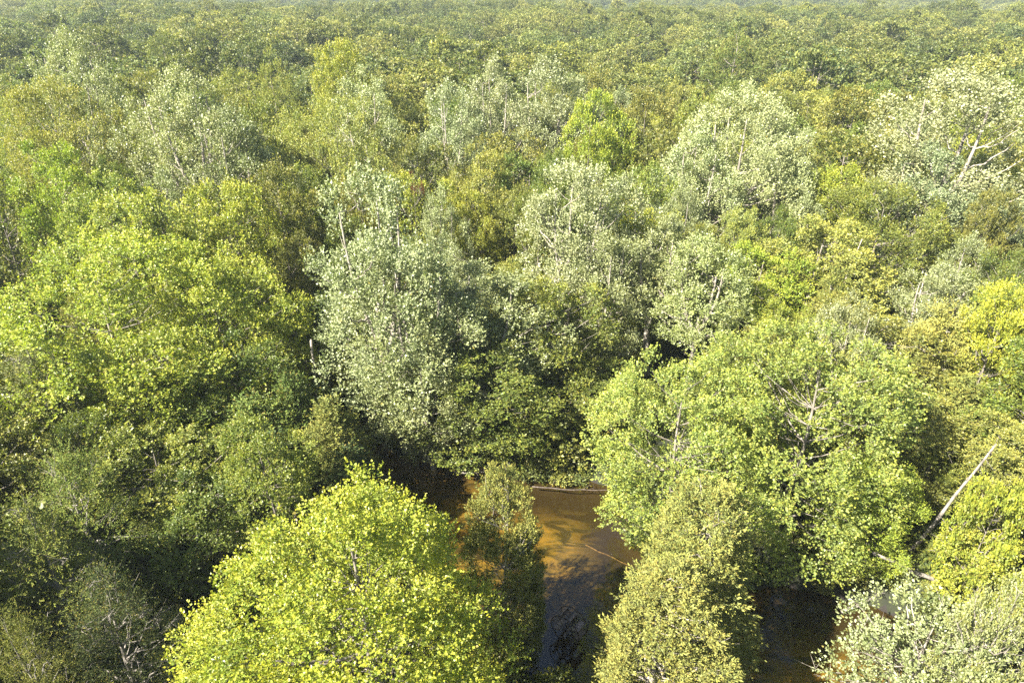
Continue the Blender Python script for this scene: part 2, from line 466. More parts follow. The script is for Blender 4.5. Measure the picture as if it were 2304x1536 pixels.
def make_tree(seed, H, Rr, base, prof, nclump, cr, nsprig, nleaf, leaf, width, slen, upb, spread, leaf_up, matl, matb,
              lobes=0.25, flat=0.65, trunk_r=None, fork=0, spire=0, shell=0.75, limbs=14, tipw=1.0, droop=0.0, lean=0.0, bare=0, sep=.62, up_c=0.0):
    rng = np.random.RandomState(seed)
    geo_c = Geo(); geo_t = Geo()
    tr = trunk_r or H * 0.011 + 0.03
    ph = rng.uniform(0, 6.28, 6)
    def Rad(t, th):
        w = 1 + lobes * (0.5 * np.sin(2 * th + ph[0]) * np.cos(3.1 * t + ph[1]) + 0.55 * np.sin(3 * th + ph[2] + 4 * t) + 0.4 * np.sin(5 * th + ph[3] + 7 * t))
        return Rr * PROF[prof](t) * w
    z0 = base * H
    pts = []
    tries = 0
    md = cr * sep
    while len(pts) < nclump and tries < nclump * 60:
        tries += 1
        t = rng.uniform(0, 1); th = rng.uniform(0, 6.283)
        rr = Rad(t, th)
        if rng.uniform() > (rr / Rr) ** 1.0 + 0.1: continue
        u = rng.uniform(0.74, 1.0) if rng.uniform() < shell else rng.uniform(0.2, 0.74)
        p = np.array([rr * u * math.cos(th), rr * u * math.sin(th), z0 + t * (H - z0 - cr * 0.5)])
        if pts and np.min(np.linalg.norm(np.array(pts) - p, axis=1)) < md:
            if tries % 25 == 0: md *= 0.97
            continue
        pts.append(p)
    C = np.array(pts)
    cen = np.array([0, 0, z0 + 0.42 * (H - z0)])
    O = unit((C - cen) * np.array([1, 1, 0.75]))
    crs = cr * rng.uniform(0.65, 1.35, len(C))
    # sprigs
    K = len(C)
    ci = np.repeat(np.arange(K), nsprig)
    q = unit(rng.normal(size=(len(ci), 3)) + O[ci] * 0.85 + np.array([0, 0, 0.45 + upb * .4]))
    rad = crs[ci] * rng.uniform(0.12, 1.0, len(ci)) ** 0.45
    B = C[ci] + q * rad[:, None] * np.array([1, 1, flat])
    D = unit(q * 0.55 + O[ci] * 0.35 + np.array([0, 0, upb]) + rng.normal(size=(len(ci), 3)) * 0.28 + np.array([0, 0, -droop]))
    L = slen * rng.uniform(0.6, 1.3, len(ci))
    leaves(geo_c, rng, B, D, L, nleaf, leaf, width, leaf_up, spread, 0, tipw=tipw)
    # upright shoots that break the outline
    if spire:
        top = C[np.argsort(-C[:, 2] * 1.0 - np.hypot(C[:, 0], C[:, 1]) * 0.25)[:max(6, int(K * 0.55))]]
        pick = top[rng.randint(0, len(top), spire)]
        Bs = pick + rng.normal(size=(spire, 3)) * cr * 0.35 + np.array([0, 0, cr * 0.35])
        Ds = unit(np.array([0, 0, 1.0]) + unit(pick - cen) * 0.35 + rng.normal(size=(spire, 3)) * 0.14)
        Ls = rng.uniform(0.7, 1.5, spire) * cr * 1.0
        leaves(geo_c, rng, Bs, Ds, Ls, max(nleaf * 3, 22), leaf, width, leaf_up, spread, 0, tipw=tipw)
    # trunk
    def trunk_at(z):
        s = z / H
        return np.array([lean * s * s * H + 0.25 * math.sin(3 * s + ph[4]), 0.22 * math.sin(4 * s + ph[5]) - 0.22 * math.sin(ph[5]), z]) - np.array([0.25 * math.sin(ph[4]), 0, 0])
    zz = np.linspace(-0.4, H * (0.9 if not fork else 0.55), 12)
    P = np.array([trunk_at(max(z, 0)) for z in zz]); P[:, 2] = zz
    rr = tr * (1 - np.clip(zz / H, 0, 1)) ** 0.8 * (1 + 0.5 * np.exp(-np.clip(zz, 0, 9) * 2.2))
    tube(geo_t, P, rr, 8, 0)
    stems = [(P, rr)]
    for kf in range(fork):
        th = ph[4] + kf * 6.283 / fork + rng.uniform(-.4, .4)
        s0 = rng.uniform(0.30, 0.45) * H
        a = trunk_at(s0)
        b = a + np.array([math.cos(th) * Rr * 0.45, math.sin(th) * Rr * 0.45, H * 0.9 - s0])
        tt = np.linspace(0, 1, 8)[:, None]
        Pm = a + (b - a) * tt + np.array([math.cos(th), math.sin(th), 0]) * (np.sin(tt * math.pi) * Rr * 0.12)
        rm = tr * 0.62 * (1 - 0.8 * tt[:, 0])
        tube(geo_t, Pm, rm, 6, 0); stems.append((Pm, rm))
    allP = np.concatenate([s[0] for s in stems]); allR = np.concatenate([s[1] for s in stems])
    order = rng.permutation(K)
    for n_, ic in enumerate(order[:max(limbs, int(K * 0.6))]):
        c = C[ic]
        want = c[2] - (0.45 * math.hypot(c[0], c[1])) - 0.3
        dd = np.abs(allP[:, 2] - want) * 1.2 + np.hypot(allP[:, 0] - c[0], allP[:, 1] - c[1]) * 0.7
        k = int(np.argmin(dd)); a = allP[k]
        if np.linalg.norm(c - a) < 0.5: continue
        big = n_ < limbs
        ns = 6 if big else 4
        tt = np.linspace(0, 1, ns)[:, None]
        mid = np.array([0, 0, 1.0]) * np.linalg.norm(c - a) * (0.10 if droop <= 0 else -0.08)
        Pm = a + (c - a) * tt - mid * np.sin(tt * math.pi) + rng.normal(size=(ns, 3)) * 0.10 * np.sin(tt * math.pi)
        r0 = min(allR[k] * 0.6, tr * (0.42 if big else 0.2))
        tube(geo_t, Pm, np.linspace(max(r0, 0.02), 0.012 if not big else 0.03, ns), 5 if big else 3, 0)
    # bare twigs that stick out of the leaves
    for _ in range(bare):
        c = C[rng.randint(K)]; o = unit(c - cen + np.array([0, 0, 0.5]))
        e = c + o * cr * rng.uniform(0.9, 2.2) + rng.normal(size=3) * cr * 0.35
        tt = np.linspace(0, 1, 4)[:, None]
        tube(geo_t, (c - o * cr * .4) * (1 - tt) + e * tt + rng.normal(size=(4, 3)) * 0.10 * tt, [0.035, 0.026, 0.016, 0.006], 3, 0)
        for _k in range(2):
            e2 = c * .4 + e * .6 + rng.normal(size=3) * cr * 0.5
            tube(geo_t, (c * .5 + e * .5) * (1 - tt) + e2 * tt, [0.02, 0.015, 0.01, 0.004], 3, 0)
    return geo_t, geo_c, matl, matb

# nominal height, nominal radius, builder arguments
PROTOS = {}
def proto(key, n, H, Rr, **kw):
    lst = []
    for i in range(n):
        gt, gc, ml, mb = make_tree(abs(hash_seed(key)) + i * 17, H, Rr, **kw)
        lst.append((gt.mesh("trunk", [mb], smooth_mat=0), gc.mesh("crown", [ml]), H, Rr))
    PROTOS[key] = lst
def hash_seed(s):
    return sum((i + 3) * ord(c) for i, c in enumerate(s)) % 9973

proto('front_maple', 1, 17, 7.0, base=.18, prof='spread', nclump=185, cr=1.1, nsprig=80, nleaf=9, leaf=.105, width=.85, slen=.6, upb=.65, spread=.7, leaf_up=.5,
      matl=M_NEAR, matb=M_BARK, lobes=.30, spire=260, shell=.8, limbs=22, flat=1.25, sep=1.1)
proto('river_maple', 2, 15, 5.4, base=.10, prof='round', nclump=150, cr=1.0, nsprig=50, nleaf=9, leaf=.125, width=.85, slen=.55, upb=.35, spread=.8, leaf_up=.5,
      matl=M_LEAF, matb=M_BARK, lobes=.42, spire=70, shell=.8, limbs=12, flat=1.0, sep=1.0)
proto('cedar_near', 2, 14, 2.3, base=.06, prof='column', nclump=170, cr=.55, nsprig=40, nleaf=8, leaf=.14, width=.42, slen=.42, upb=.55, spread=.45, leaf_up=.2,
      matl=M_CED, matb=M_PALEBARK, lobes=.30, spire=40, shell=.8, limbs=26, trunk_r=.17, bare=30, flat=.9, sep=.9)
proto('hemlock', 2, 14, 3.0, base=.12, prof='cone', nclump=130, cr=.75, nsprig=26, nleaf=12, leaf=.13, width=.30, slen=.95, upb=.05, spread=.5, leaf_up=.6,
      matl=M_CED, matb=M_DEAD, lobes=.45, shell=.8, limbs=40, trunk_r=.2, bare=110, flat=.35, droop=.05)
proto('silver_near', 1, 10, 4.0, base=.15, prof='dome', nclump=130, cr=.8, nsprig=18, nleaf=8, leaf=.14, width=.7, slen=.6, upb=.55, spread=.7, leaf_up=.6,
      matl=M_POP, matb=M_PALEBARK, lobes=.4, spire=40, shell=.75, limbs=30, bare=50)
proto('maple', 4, 15, 4.3, base=.14, prof='round', nclump=75, cr=1.05, nsprig=64, nleaf=7, leaf=.155, width=.85, slen=.55, upb=.40, spread=.75, leaf_up=.45,
      matl=M_LEAF, matb=M_BARK, lobes=.42, spire=30, shell=.78, limbs=16, bare=6, flat=1.0, sep=1.0)
proto('poplar', 4, 18, 4.4, base=.20, prof='egg', nclump=95, cr=.9, nsprig=52, nleaf=7, leaf=.150, width=.75, slen=.75, upb=.80, spread=.65, leaf_up=.3,
      matl=M_POP, matb=M_PALEBARK, lobes=.40, spire=70, shell=.72, limbs=22, fork=3, bare=5, trunk_r=.30, flat=1.35, sep=.95)
proto('poplar_high', 3, 18, 4.4, base=.45, prof='dome', nclump=75, cr=.95, nsprig=52, nleaf=7, leaf=.155, width=.75, slen=.75, upb=.75, spread=.65, leaf_up=.3,
      matl=M_POP, matb=M_PALEBARK, lobes=.42, spire=60, shell=.75, limbs=20, fork=3, bare=8, trunk_r=.34, flat=1.2, sep=.95)
proto('spindly', 1, 16, 1.5, base=.86, prof='round', nclump=7, cr=.45, nsprig=20, nleaf=6, leaf=.12, width=.7, slen=.4, upb=.4, spread=.7, leaf_up=.6,
      matl=M_LEAF, matb=M_BARK, lobes=.3, limbs=5, trunk_r=.10, bare=4)
proto('cedar', 2, 12, 2.6, base=.05, prof='cone', nclump=120, cr=.65, nsprig=26, nleaf=7, leaf=.20, width=.40, slen=.55, upb=.45, spread=.45, leaf_up=.2,
      matl=M_CED, matb=M_PALEBARK, lobes=.35, spire=26, shell=.8, limbs=14, trunk_r=.16, bare=10, flat=.8)
proto('shrubby', 2, 6, 2.6, base=.06, prof='round', nclump=60, cr=.7, nsprig=20, nleaf=7, leaf=.18, width=.8, slen=.5, upb=.4, spread=.75, leaf_up=.45,
      matl=M_LEAF, matb=M_BARK, lobes=.45, spire=14, shell=.7, limbs=8, trunk_r=.07, bare=5)
proto('maple_large', 2, 18, 7.2, base=.10, prof='round', nclump=140, cr=1.3, nsprig=64, nleaf=8, leaf=.155, width=.85, slen=.65, upb=.45, spread=.75, leaf_up=.45,
      matl=M_LEAF, matb=M_BARK, lobes=.40, spire=80, shell=.8, limbs=20, bare=10, flat=1.1, sep=1.0)
proto('poplar_large', 2, 23, 7.4, base=.16, prof='egg', nclump=170, cr=1.15, nsprig=46, nleaf=7, leaf=.175, width=.75, slen=.8, upb=.75, spread=.65, leaf_up=.35,
      matl=M_POP, matb=M_PALEBARK, lobes=.38, spire=130, shell=.75, limbs=26, fork=4, bare=8, trunk_r=.38, flat=1.3, sep=1.0)
proto('oak', 5, 17, 5.0, base=.28, prof='round', nclump=75, cr=1.4, nsprig=38, nleaf=6, leaf=.26, width=.8, slen=.55, upb=.25, spread=.8, leaf_up=.45,
      matl=M_LEAF, matb=M_BARK, lobes=.30, shell=.85, limbs=8, flat=.95, sep=.85)
proto('pine', 1, 22, 4.5, base=.35, prof='cone', nclump=60, cr=.9, nsprig=20, nleaf=7, leaf=.40, width=.22, slen=1.1, upb=.9, spread=.35, leaf_up=.3,
      matl=M_CED, matb=M_BARK, lobes=.5, shell=.9, limbs=30, flat=.4, spire=20)

# ------------------------------------------------------------------ the individual trees
TONES = {'yellow': (0.235, 0.262, 0.024), 'yg': (0.205, 0.235, 0.032), 'lime': (0.195, 0.24, 0.024), 'green': (0.095, 0.128, 0.026), 'mid': (0.132, 0.165, 0.03), 'olive': (0.135, 0.148, 0.034), 'dark': (0.05, 0.07, 0.02), 'pale': (0.215, 0.235, 0.085), 'silver': (0.195, 0.212, 0.09), 'cedar': (0.15, 0.165, 0.042), 'sage': (0.15, 0.168, 0.052), 'blue': (0.12, 0.155, 0.064), 'fresh': (0.195, 0.232, 0.05), 'rust': (0.085, 0.028, 0.014), 'gold': (0.225, 0.25, 0.03), 'tan': (0.135, 0.14, 0.05), 'straw': (0.19, 0.208, 0.05), 'bronze': (0.085, 0.085, 0.03)}
TREES = [
 ('front_maple', -6.4, 19.5, 16.1, 7.6, 'yellow', 'big yellow-green maple crown bulging up at the near edge, left of the water wheel'),
 ('river_maple', 10.4, 33.5, 14.0, 5.1, 'fresh', 'bright fresh green maple overhanging the amber river on its right side'),
 ('river_maple', 17.7, 34.5, 15.2, 5.8, 'fresh', 'broad fresh green maple beside the river, touching the pale cedar and the fallen log'),
 ('river_maple', 22.2, 32.5, 7.8, 2.5, 'lime', 'low lime green maple spray between the fresh green maple and the grey fallen log'),
 ('cedar_near', -0.6, 24.3, 14.3, 1.6, 'cedar', 'slim cedar rising alone in front of the amber river beside the yellow maple'),
 ('cedar_near', 0.6, 26.0, 10.1, 1.1, 'olive', 'small dark cedar tucked behind the slim cedar at the river edge'),
 ('cedar_near', 9.6, 25.0, 13.3, 2.8, 'cedar', 'taller of the two pale straw cedars right of the water wheel'),
 ('cedar_near', 6.9, 21.0, 11.3, 2.6, 'cedar', 'shorter bushy straw cedar at the near edge beside the water wheel'),
 ('silver_near', 19.7, 21.0, 8.4, 4.2, 'sage', 'pale silvery leafed young tree with bare white twigs in the near right corner'),
 ('silver_near', 20.7, 20.0, 12.2, 1.8, 'straw', 'straw green small tree at the right edge above the near corner silvery tree'),
 ('hemlock', -22.6, 24.0, 13.0, 2.6, 'mid', 'green hemlock at the left edge above the black gap'),
 ('hemlock', -23.5, 29.0, 12.2, 3.0, 'mid', 'hemlock with many dead grey sprays at the left edge'),
 ('hemlock', -18.4, 21.5, 11.0, 2.4, 'dark', 'scraggly hemlock leaning over the black gap left of the yellow maple'),
 ('hemlock', -19.6, 18.5, 12.0, 1.7, 'olive', 'dark hemlock in the lower left corner'),
 ('hemlock', -30.2, 37.0, 13.7, 3.6, 'tan', 'grey-gold feathery hemlock at the left edge under the large light maple'),
 ('maple', -21.6, 33.0, 9.8, 4.0, 'mid', 'mid green maple half in shade left of the yellow maple'),
 ('maple', -18.3, 31.0, 8.2, 3.1, 'green', 'dark green small maple in shade behind the yellow maple'),
 ('cedar', -15.6, 40.0, 9.7, 2.6, 'green', 'pointed green cedar standing in the shade left of the tall silver poplar'),
 ('cedar', -17.6, 38.5, 9.0, 3.4, 'green', 'green cedar just left of the pointed cedar in the shade'),
 ('cedar', -12.3, 38.0, 8.8, 2.8, 'olive', 'olive cedar leaning right beside the pointed green cedar'),
 ('cedar', -15.9, 36.0, 7.2, 3.5, 'dark', 'dark low cedar in deep shade above the yellow maple'),
 ('cedar', -11.0, 36.5, 6.2, 2.7, 'dark', 'dark cedar at the foot of the tall silver poplar'),
 ('maple', -28.6, 44.0, 17.1, 7.9, 'yg', 'large light yellow-green maple filling the left edge of the wood'),
 ('maple', -21.9, 46.0, 15.3, 5.8, 'yg', 'yellow-green maple joined to the right of the large light maple'),
 ('maple', -25.0, 40.0, 13.3, 4.8, 'yg', 'lower yellow-green maple bough mass in front of the large light maple'),
 ('maple', -19.0, 42.0, 11.2, 4.0, 'green', 'deep green maple in the shade of the large light maple'),
 ('poplar', -9.5, 46.5, 22.6, 5.0, 'silver', 'tall silver poplar with white upright shoots at the centre left'),
 ('poplar', -7.7, 45.5, 17.5, 5.2, 'sage', 'sage green poplar merging with the right of the tall silver poplar'),
 ('poplar', -2.4, 48.0, 15.1, 5.0, 'sage', 'sage green poplar above the river bend, right of the tall silver poplar'),
 ('maple', -2.1, 44.5, 9.7, 5.0, 'green', 'dark green maple on the far bank at the river bend'),
 ('poplar', -6.3, 43.5, 11.9, 3.5, 'sage', 'grey-green lower poplar beside the tall silver poplar at the water edge'),
 ('maple', 3.1, 50.0, 12.7, 3.9, 'mid', 'mid green maple between the sage poplar and the pale trunked poplar'),
 ('poplar_high', 5.3, 58.0, 19.7, 4.7, 'silver', 'pale poplar with a forked white trunk above the river bend'),
 ('poplar', 8.2, 55.0, 15.1, 3.6, 'sage', 'thin sage poplar just right of the pale forked poplar'),
 ('poplar_high', 13.0, 57.0, 15.3, 4.4, 'sage', 'sage poplar with a bare light trunk above the fresh green maple'),
 ('poplar_high', 16.0, 53.0, 14.3, 4.2, 'straw', 'straw green poplar whose bare white trunk stands over the fresh green maple'),
 ('maple', 8.2, 47.0, 5.6, 3.6, 'green', 'shaded green maple on the dark bank under the thin trunks'),
 ('shrubby', 4.1, 46.0, 6.0, 3.5, 'olive', 'olive shrubby tree on the dark far bank of the river'),
 ('shrubby', 1.0, 44.5, 5.4, 2.6, 'mid', 'small bushy tree leaning over the dark water at the bend'),
 ('poplar', 25.4, 78.0, 23.1, 7.9, 'pale', 'large pale cream poplar at the centre right of the wood'),
 ('poplar', 20.4, 75.0, 19.6, 5.2, 'pale', 'pale poplar joined to the left side of the large cream poplar'),
 ('poplar', 30.9, 77.0, 20.0, 4.8, 'pale', 'pale poplar joined to the right side of the large cream poplar'),
 ('poplar_high', 47.2, 74.0, 24.6, 7.5, 'silver', 'huge grey-silver poplar at the right edge with a pinkish white trunk'),
 ('poplar', 43.6, 71.0, 18.2, 5.0, 'blue', 'blue-green poplar on the left flank of the huge grey-silver poplar'),
 ('poplar', 51.2, 69.0, 14.3, 5.5, 'blue', 'blue-green poplar at the right edge under the huge grey-silver poplar'),
 ('poplar', -2.4, 96.0, 24.2, 4.9, 'silver', 'silvery poplar with a domed top, left of the twin silver pair'),
 ('poplar', 4.3, 97.0, 24.3, 5.6, 'silver', 'silvery poplar with a domed top, right of the twin silver pair'),
 ('poplar', -7.9, 91.0, 22.0, 4.5, 'silver', 'shorter silvery poplar left of the twin silver domes'),
 ('maple', 10.0, 86.0, 21.9, 3.7, 'lime', 'vivid lime green slender tree right of the twin silver domes'),
 ('maple', 35.5, 74.0, 15.3, 4.1, 'lime', 'vivid yellow-lime maple between the cream poplar and the grey-silver poplar'),
 ('poplar', -19.8, 92.0, 23.0, 5.6, 'pale', 'pale tree with a rounded top in the upper centre left'),
 ('maple', -25.3, 105.0, 24.8, 4.1, 'yg', 'yellow-green rounded tree behind the pale tree of the upper centre left'),
 ('poplar', -35.3, 76.0, 24.8, 7.6, 'pale', 'broad pale green poplar with fine spires in the upper left'),
 ('poplar', -29.8, 73.0, 21.5, 5.0, 'sage', 'sage poplar on the right shoulder of the broad pale green poplar'),
 ('poplar', -55.9, 92.0, 27.4, 6.3, 'pale', 'tall pale green tree near the upper left corner'),
 ('maple', -50.4, 78.0, 22.4, 6.3, 'straw', 'straw coloured wide maple below the tall pale tree of the upper left corner'),
 ('maple', -44.5, 66.0, 19.3, 3.8, 'lime', 'bright green tiered maple standing by a dark gap on the left edge'),
 ('maple', -29.4, 52.0, 19.4, 4.5, 'fresh', 'fresh light green maple above the large light maple'),
 ('maple', -25.0, 58.0, 18.2, 4.2, 'yg', 'yellow-green maple with a thin stem, left of the tall silver poplar'),
 ('maple', -22.1, 64.0, 18.5, 3.7, 'olive', 'olive maple behind and left of the tall silver poplar'),
 ('maple', -19.6, 80.0, 21.3, 6.0, 'straw', 'straw-gold maple above the tall silver poplar'),
 ('maple', 36.3, 45.0, 14.6, 2.7, 'yellow', 'brilliant yellow-green maple on the right edge'),
 ('cedar', 33.0, 47.0, 12.3, 2.9, 'straw', 'conical straw green cedar left of the brilliant yellow-green maple'),
 ('cedar', 32.9, 42.0, 8.7, 3.2, 'olive', 'olive cedar in front of the conical straw green cedar'),
 ('maple', 28.2, 49.0, 10.7, 5.0, 'olive', 'olive-brown topped maple left of the conical straw green cedar'),
 ('maple', 23.5, 60.0, 12.1, 4.1, 'lime', 'lime green maple to the left of the thin leaning trunks on the right'),
 ('maple', 29.3, 62.0, 13.8, 5.4, 'straw', 'straw green maple with curved bare limbs in the right half'),
 ('maple', 37.0, 66.0, 15.1, 6.1, 'mid', 'mid green wide maple below the vivid yellow-lime maple'),
 ('maple', 20.9, 56.0, 10.0, 3.6, 'yg', 'yellow-tinged maple behind the fresh green maple of the river'),
 ('maple', 27.3, 39.0, 9.2, 3.6, 'olive', 'olive maple between the broad fresh green maple and the right edge'),
 ('shrubby', 27.8, 30.0, 8.5, 1.5, 'gold', 'golden yellow leafed small tree at the right edge'),
 ('shrubby', 29.1, 34.0, 2.6, 2.9, 'green', 'green bushy tree behind the grey fallen log'),
 ('shrubby', 28.1, 29.0, 4.8, 1.9, 'yg', 'yellow-green bushy tree below the golden small tree'),
 ('maple', 32.0, 37.0, 8.5, 2.8, 'straw', 'straw green maple at the right edge above the golden small tree'),
 ('maple', 28.4, 37.0, 5.5, 2.4, 'mid', 'mid green maple behind the leaning grey snag'),
 ('maple', -58.6, 84.0, 20.5, 3.1, 'straw', 'straw green maple cut by the upper left edge'),
 ('maple', -0.1, 70.0, 14.4, 3.7, 'olive', 'olive stemmy tree between the tall silver poplar and the pale forked poplar'),
 ('maple', -3.7, 68.0, 14.6, 2.9, 'yg', 'small yellow-green tree behind the sage poplars of the centre'),
 ('maple', 14.0, 72.0, 16.6, 4.2, 'mid', 'mid green maple left of the large cream poplar'),
 ('pine', -35.3, 108.0, 23.6, 3.6, 'fresh', 'brushy bright pine in the upper left half among oaks'),
 ('spindly', -9.8, 66.0, 17.7, 0.7, 'rust', 'small rust red tree behind the tall silver poplar'),
 ('pine', 45.3, 150.0, 25.2, 7.6, 'green', 'feathery spreading pine in the upper right canopy'),
 ('maple', -30.5, 30.3, 12.4, 4.0, 'olive', 'olive maple well in front of the large light maple on the left'),
 ('maple', -13.9, 31.3, 11.6, 2.8, 'mid', 'mid green maple in front of the pointed green cedar'),
 ('maple', -26.5, 33.4, 10.7, 2.4, 'green', 'narrow deep green maple well left of the pointed green cedar'),
 ('maple', -36.2, 36.3, 13.6, 4.2, 'straw', 'broad straw green maple well in front and left of the fresh light green maple'),
 ('maple', 38.0, 39.0, 13.8, 4.1, 'mid', 'broad mid green maple in front of the brilliant yellow maple on the right edge'),
 ('maple', 21.6, 40.4, 10.7, 3.0, 'straw', 'straw green maple just behind and right of the broad fresh green river maple'),
 ('maple', -37.4, 42.5, 9.5, 3.1, 'green', 'low deep green maple well in front and left of the fresh light green maple'),
 ('maple', 16.7, 42.5, 11.0, 2.7, 'olive', 'narrow olive maple behind and left of the broad fresh green river maple'),
 ('maple', 42.4, 44.0, 13.7, 3.9, 'straw', 'straw green maple right of the conical straw cedar'),
 ('poplar', 24.7, 44.3, 13.7, 2.7, 'sage', 'narrow sage green poplar left of the conical straw cedar'),
 ('maple', 20.1, 46.0, 10.3, 2.6, 'olive', 'low olive maple behind and left of the broad fresh green river maple'),
 ('maple', -42.7, 44.7, 10.9, 4.0, 'mid', 'mid green maple well in front and left of the large light maple on the left'),
 ('shrubby', -37.1, 47.5, 7.0, 2.5, 'mid', 'narrow mid green bushy small tree well in front of the fresh light green maple'),
 ('maple', 39.2, 48.6, 12.7, 2.6, 'mid', 'narrow mid green maple just behind the brilliant yellow maple on the right edge'),
 ('maple', 44.8, 49.2, 10.7, 2.9, 'mid', 'mid green maple right of the conical straw cedar'),
 ('maple', 22.1, 49.6, 10.9, 2.4, 'yg', 'narrow yellow-green maple behind the broad fresh green river maple'),
 ('maple', -44.2, 50.0, 9.6, 2.9, 'green', 'low deep green maple well left of the large light maple on the left'),
 ('shrubby', -39.1, 51.0, 7.6, 2.5, 'mid', 'narrow mid green bushy small tree well in front of the bright tiered maple'),
 ('maple', -13.2, 51.8, 9.1, 3.4, 'olive', 'low olive maple well behind and right of the pointed green cedar'),
 ('poplar', -6.9, 51.9, 11.9, 2.6, 'sage', 'narrow sage green poplar well in front of the rust red tree'),
 ('poplar', 35.7, 52.6, 13.0, 4.2, 'sage', 'broad sage green poplar behind the conical straw cedar'),
 ('maple', 41.6, 52.3, 13.5, 2.7, 'green', 'narrow deep green maple just behind the brilliant yellow maple on the right edge'),
 ('maple', 49.2, 52.8, 10.0, 4.3, 'yg', 'low yellow-green maple just right of the brilliant yellow maple on the right edge'),
 ('maple', -48.0, 53.0, 13.9, 2.7, 'green', 'narrow deep green maple well left of the large light maple on the left'),
 ('maple', -35.0, 51.8, 10.6, 2.5, 'olive', 'narrow olive maple just in front and left of the large light maple on the left'),
 ('shrubby', -1.8, 54.4, 6.1, 2.6, 'mid', 'narrow mid green bushy small tree well in front of the pale forked poplar'),
 ('cedar', 28.7, 55.1, 11.9, 2.6, 'olive', 'narrow olive cedar in front of the maple with curved bare limbs'),
 ('maple', -8.8, 55.6, 11.8, 3.1, 'mid', 'mid green maple in front of the tall silver poplar with white shoots'),
 ('poplar', 40.7, 56.5, 13.7, 2.4, 'sage', 'narrow sage green poplar in front of the blue-green poplar of the right edge'),
 ('maple', -15.1, 57.0, 9.4, 3.9, 'green', 'low deep green maple in front of the tall silver poplar with white shoots'),
 ('maple', 47.3, 58.5, 10.8, 2.9, 'green', 'deep green maple behind the brilliant yellow maple on the right edge'),
 ('maple', 53.9, 58.6, 9.0, 4.4, 'green', 'low deep green maple behind and right of the conical straw cedar'),
 ('maple', -0.2, 59.6, 10.4, 3.0, 'straw', 'low straw green maple well in front and left of the pale forked poplar'),
 ('poplar', -6.2, 60.0, 12.1, 3.7, 'sage', 'sage green poplar in front and right of the tall silver poplar with white shoots'),
 ('maple', -20.0, 57.6, 13.8, 2.5, 'olive', 'narrow olive maple in front and left of the tall silver poplar with white shoots'),
 ('shrubby', 44.6, 54.9, 6.1, 2.6, 'yg', 'narrow yellow-green bushy small tree right of the conical straw cedar'),
 ('shrubby', -31.3, 61.8, 7.8, 3.1, 'yg', 'yellow-green bushy small tree right of the large light maple on the left'),
 ('maple', 43.1, 61.4, 9.4, 2.7, 'olive', 'low olive maple behind the conical straw cedar'),
 ('maple', -38.4, 62.7, 17.0, 4.1, 'fresh', 'fresh green maple just behind and left of the fresh light green maple'),
 ('maple', -11.1, 59.9, 9.7, 2.8, 'olive', 'low olive maple in front of the tall silver poplar with white shoots'),
 ('maple', -16.2, 63.0, 13.6, 2.5, 'green', 'narrow deep green maple in front and left of the rust red tree'),
 ('maple', 17.9, 61.4, 13.5, 2.4, 'olive', 'narrow olive maple well left of the maple with curved bare limbs'),
 ('maple', 46.6, 63.8, 15.2, 2.6, 'olive', 'narrow olive maple just in front and left of the blue-green poplar of the right edge'),
 ('maple', 13.3, 63.0, 14.2, 2.8, 'yg', 'yellow-green maple in front and right of the pale forked poplar'),
 ('maple', 2.5, 64.1, 16.2, 2.6, 'mid', 'narrow mid green maple just left of the pale forked poplar'),
 ('maple', 7.0, 64.6, 15.9, 3.0, 'green', 'deep green maple just in front and right of the pale forked poplar'),
 ('oak', -50.9, 65.3, 16.5, 4.0, 'olive', 'olive oak in front and left of the bright tiered maple'),
 ('poplar', 17.2, 65.5, 17.0, 2.5, 'sage', 'narrow sage green poplar right of the pale forked poplar'),
 ('maple', 22.9, 66.0, 13.9, 2.5, 'straw', 'narrow straw green maple left of the maple with curved bare limbs'),
 ('maple', 56.1, 63.9, 16.0, 2.7, 'mid', 'narrow mid green maple just right of the blue-green poplar of the right edge'),
 ('oak', -14.8, 66.8, 16.8, 2.4, 'olive', 'narrow olive oak just behind the tall silver poplar with white shoots'),
 ('oak', -28.2, 65.9, 15.9, 3.3, 'olive', 'olive oak right of the fresh light green maple'),
 ('poplar', -59.1, 67.4, 13.6, 3.4, 'sage', 'sage green poplar in front and left of the bright tiered maple'),
 ('poplar', -34.7, 67.3, 16.4, 3.1, 'sage', 'sage green poplar behind and right of the fresh light green maple'),
 ('maple', 27.3, 68.1, 13.1, 2.5, 'green', 'narrow deep green maple behind and left of the maple with curved bare limbs'),
 ('maple', 58.6, 68.3, 16.6, 3.4, 'olive', 'olive maple just behind and right of the blue-green poplar of the right edge'),
 ('poplar', 7.9, 69.1, 15.6, 2.7, 'sage', 'narrow sage green poplar just right of the pale forked poplar'),
 ('maple', -21.3, 69.4, 16.8, 2.9, 'mid', 'mid green maple behind and left of the tall silver poplar with white shoots'),
 ('maple', -10.5, 69.8, 16.1, 4.0, 'yg', 'yellow-green maple just left of the rust red tree'),
 ('maple', -53.9, 70.5, 16.4, 2.4, 'mid', 'narrow mid green maple left of the bright tiered maple'),
 ('maple', -41.6, 70.4, 16.5, 2.7, 'green', 'narrow deep green maple right of the bright tiered maple'),
 ('poplar', -7.0, 65.2, 16.0, 2.5, 'pale', 'narrow pale green poplar just in front and right of the rust red tree'),
 ('cedar', -45.4, 72.5, 15.3, 2.4, 'olive', 'narrow olive cedar just in front and right of the bright tiered maple'),
 ('maple', -16.3, 71.8, 14.8, 2.6, 'olive', 'narrow olive maple just behind the tall silver poplar with white shoots'),
 ('maple', 4.8, 72.6, 17.4, 2.5, 'mid', 'tall mid green maple just behind the pale forked poplar'),
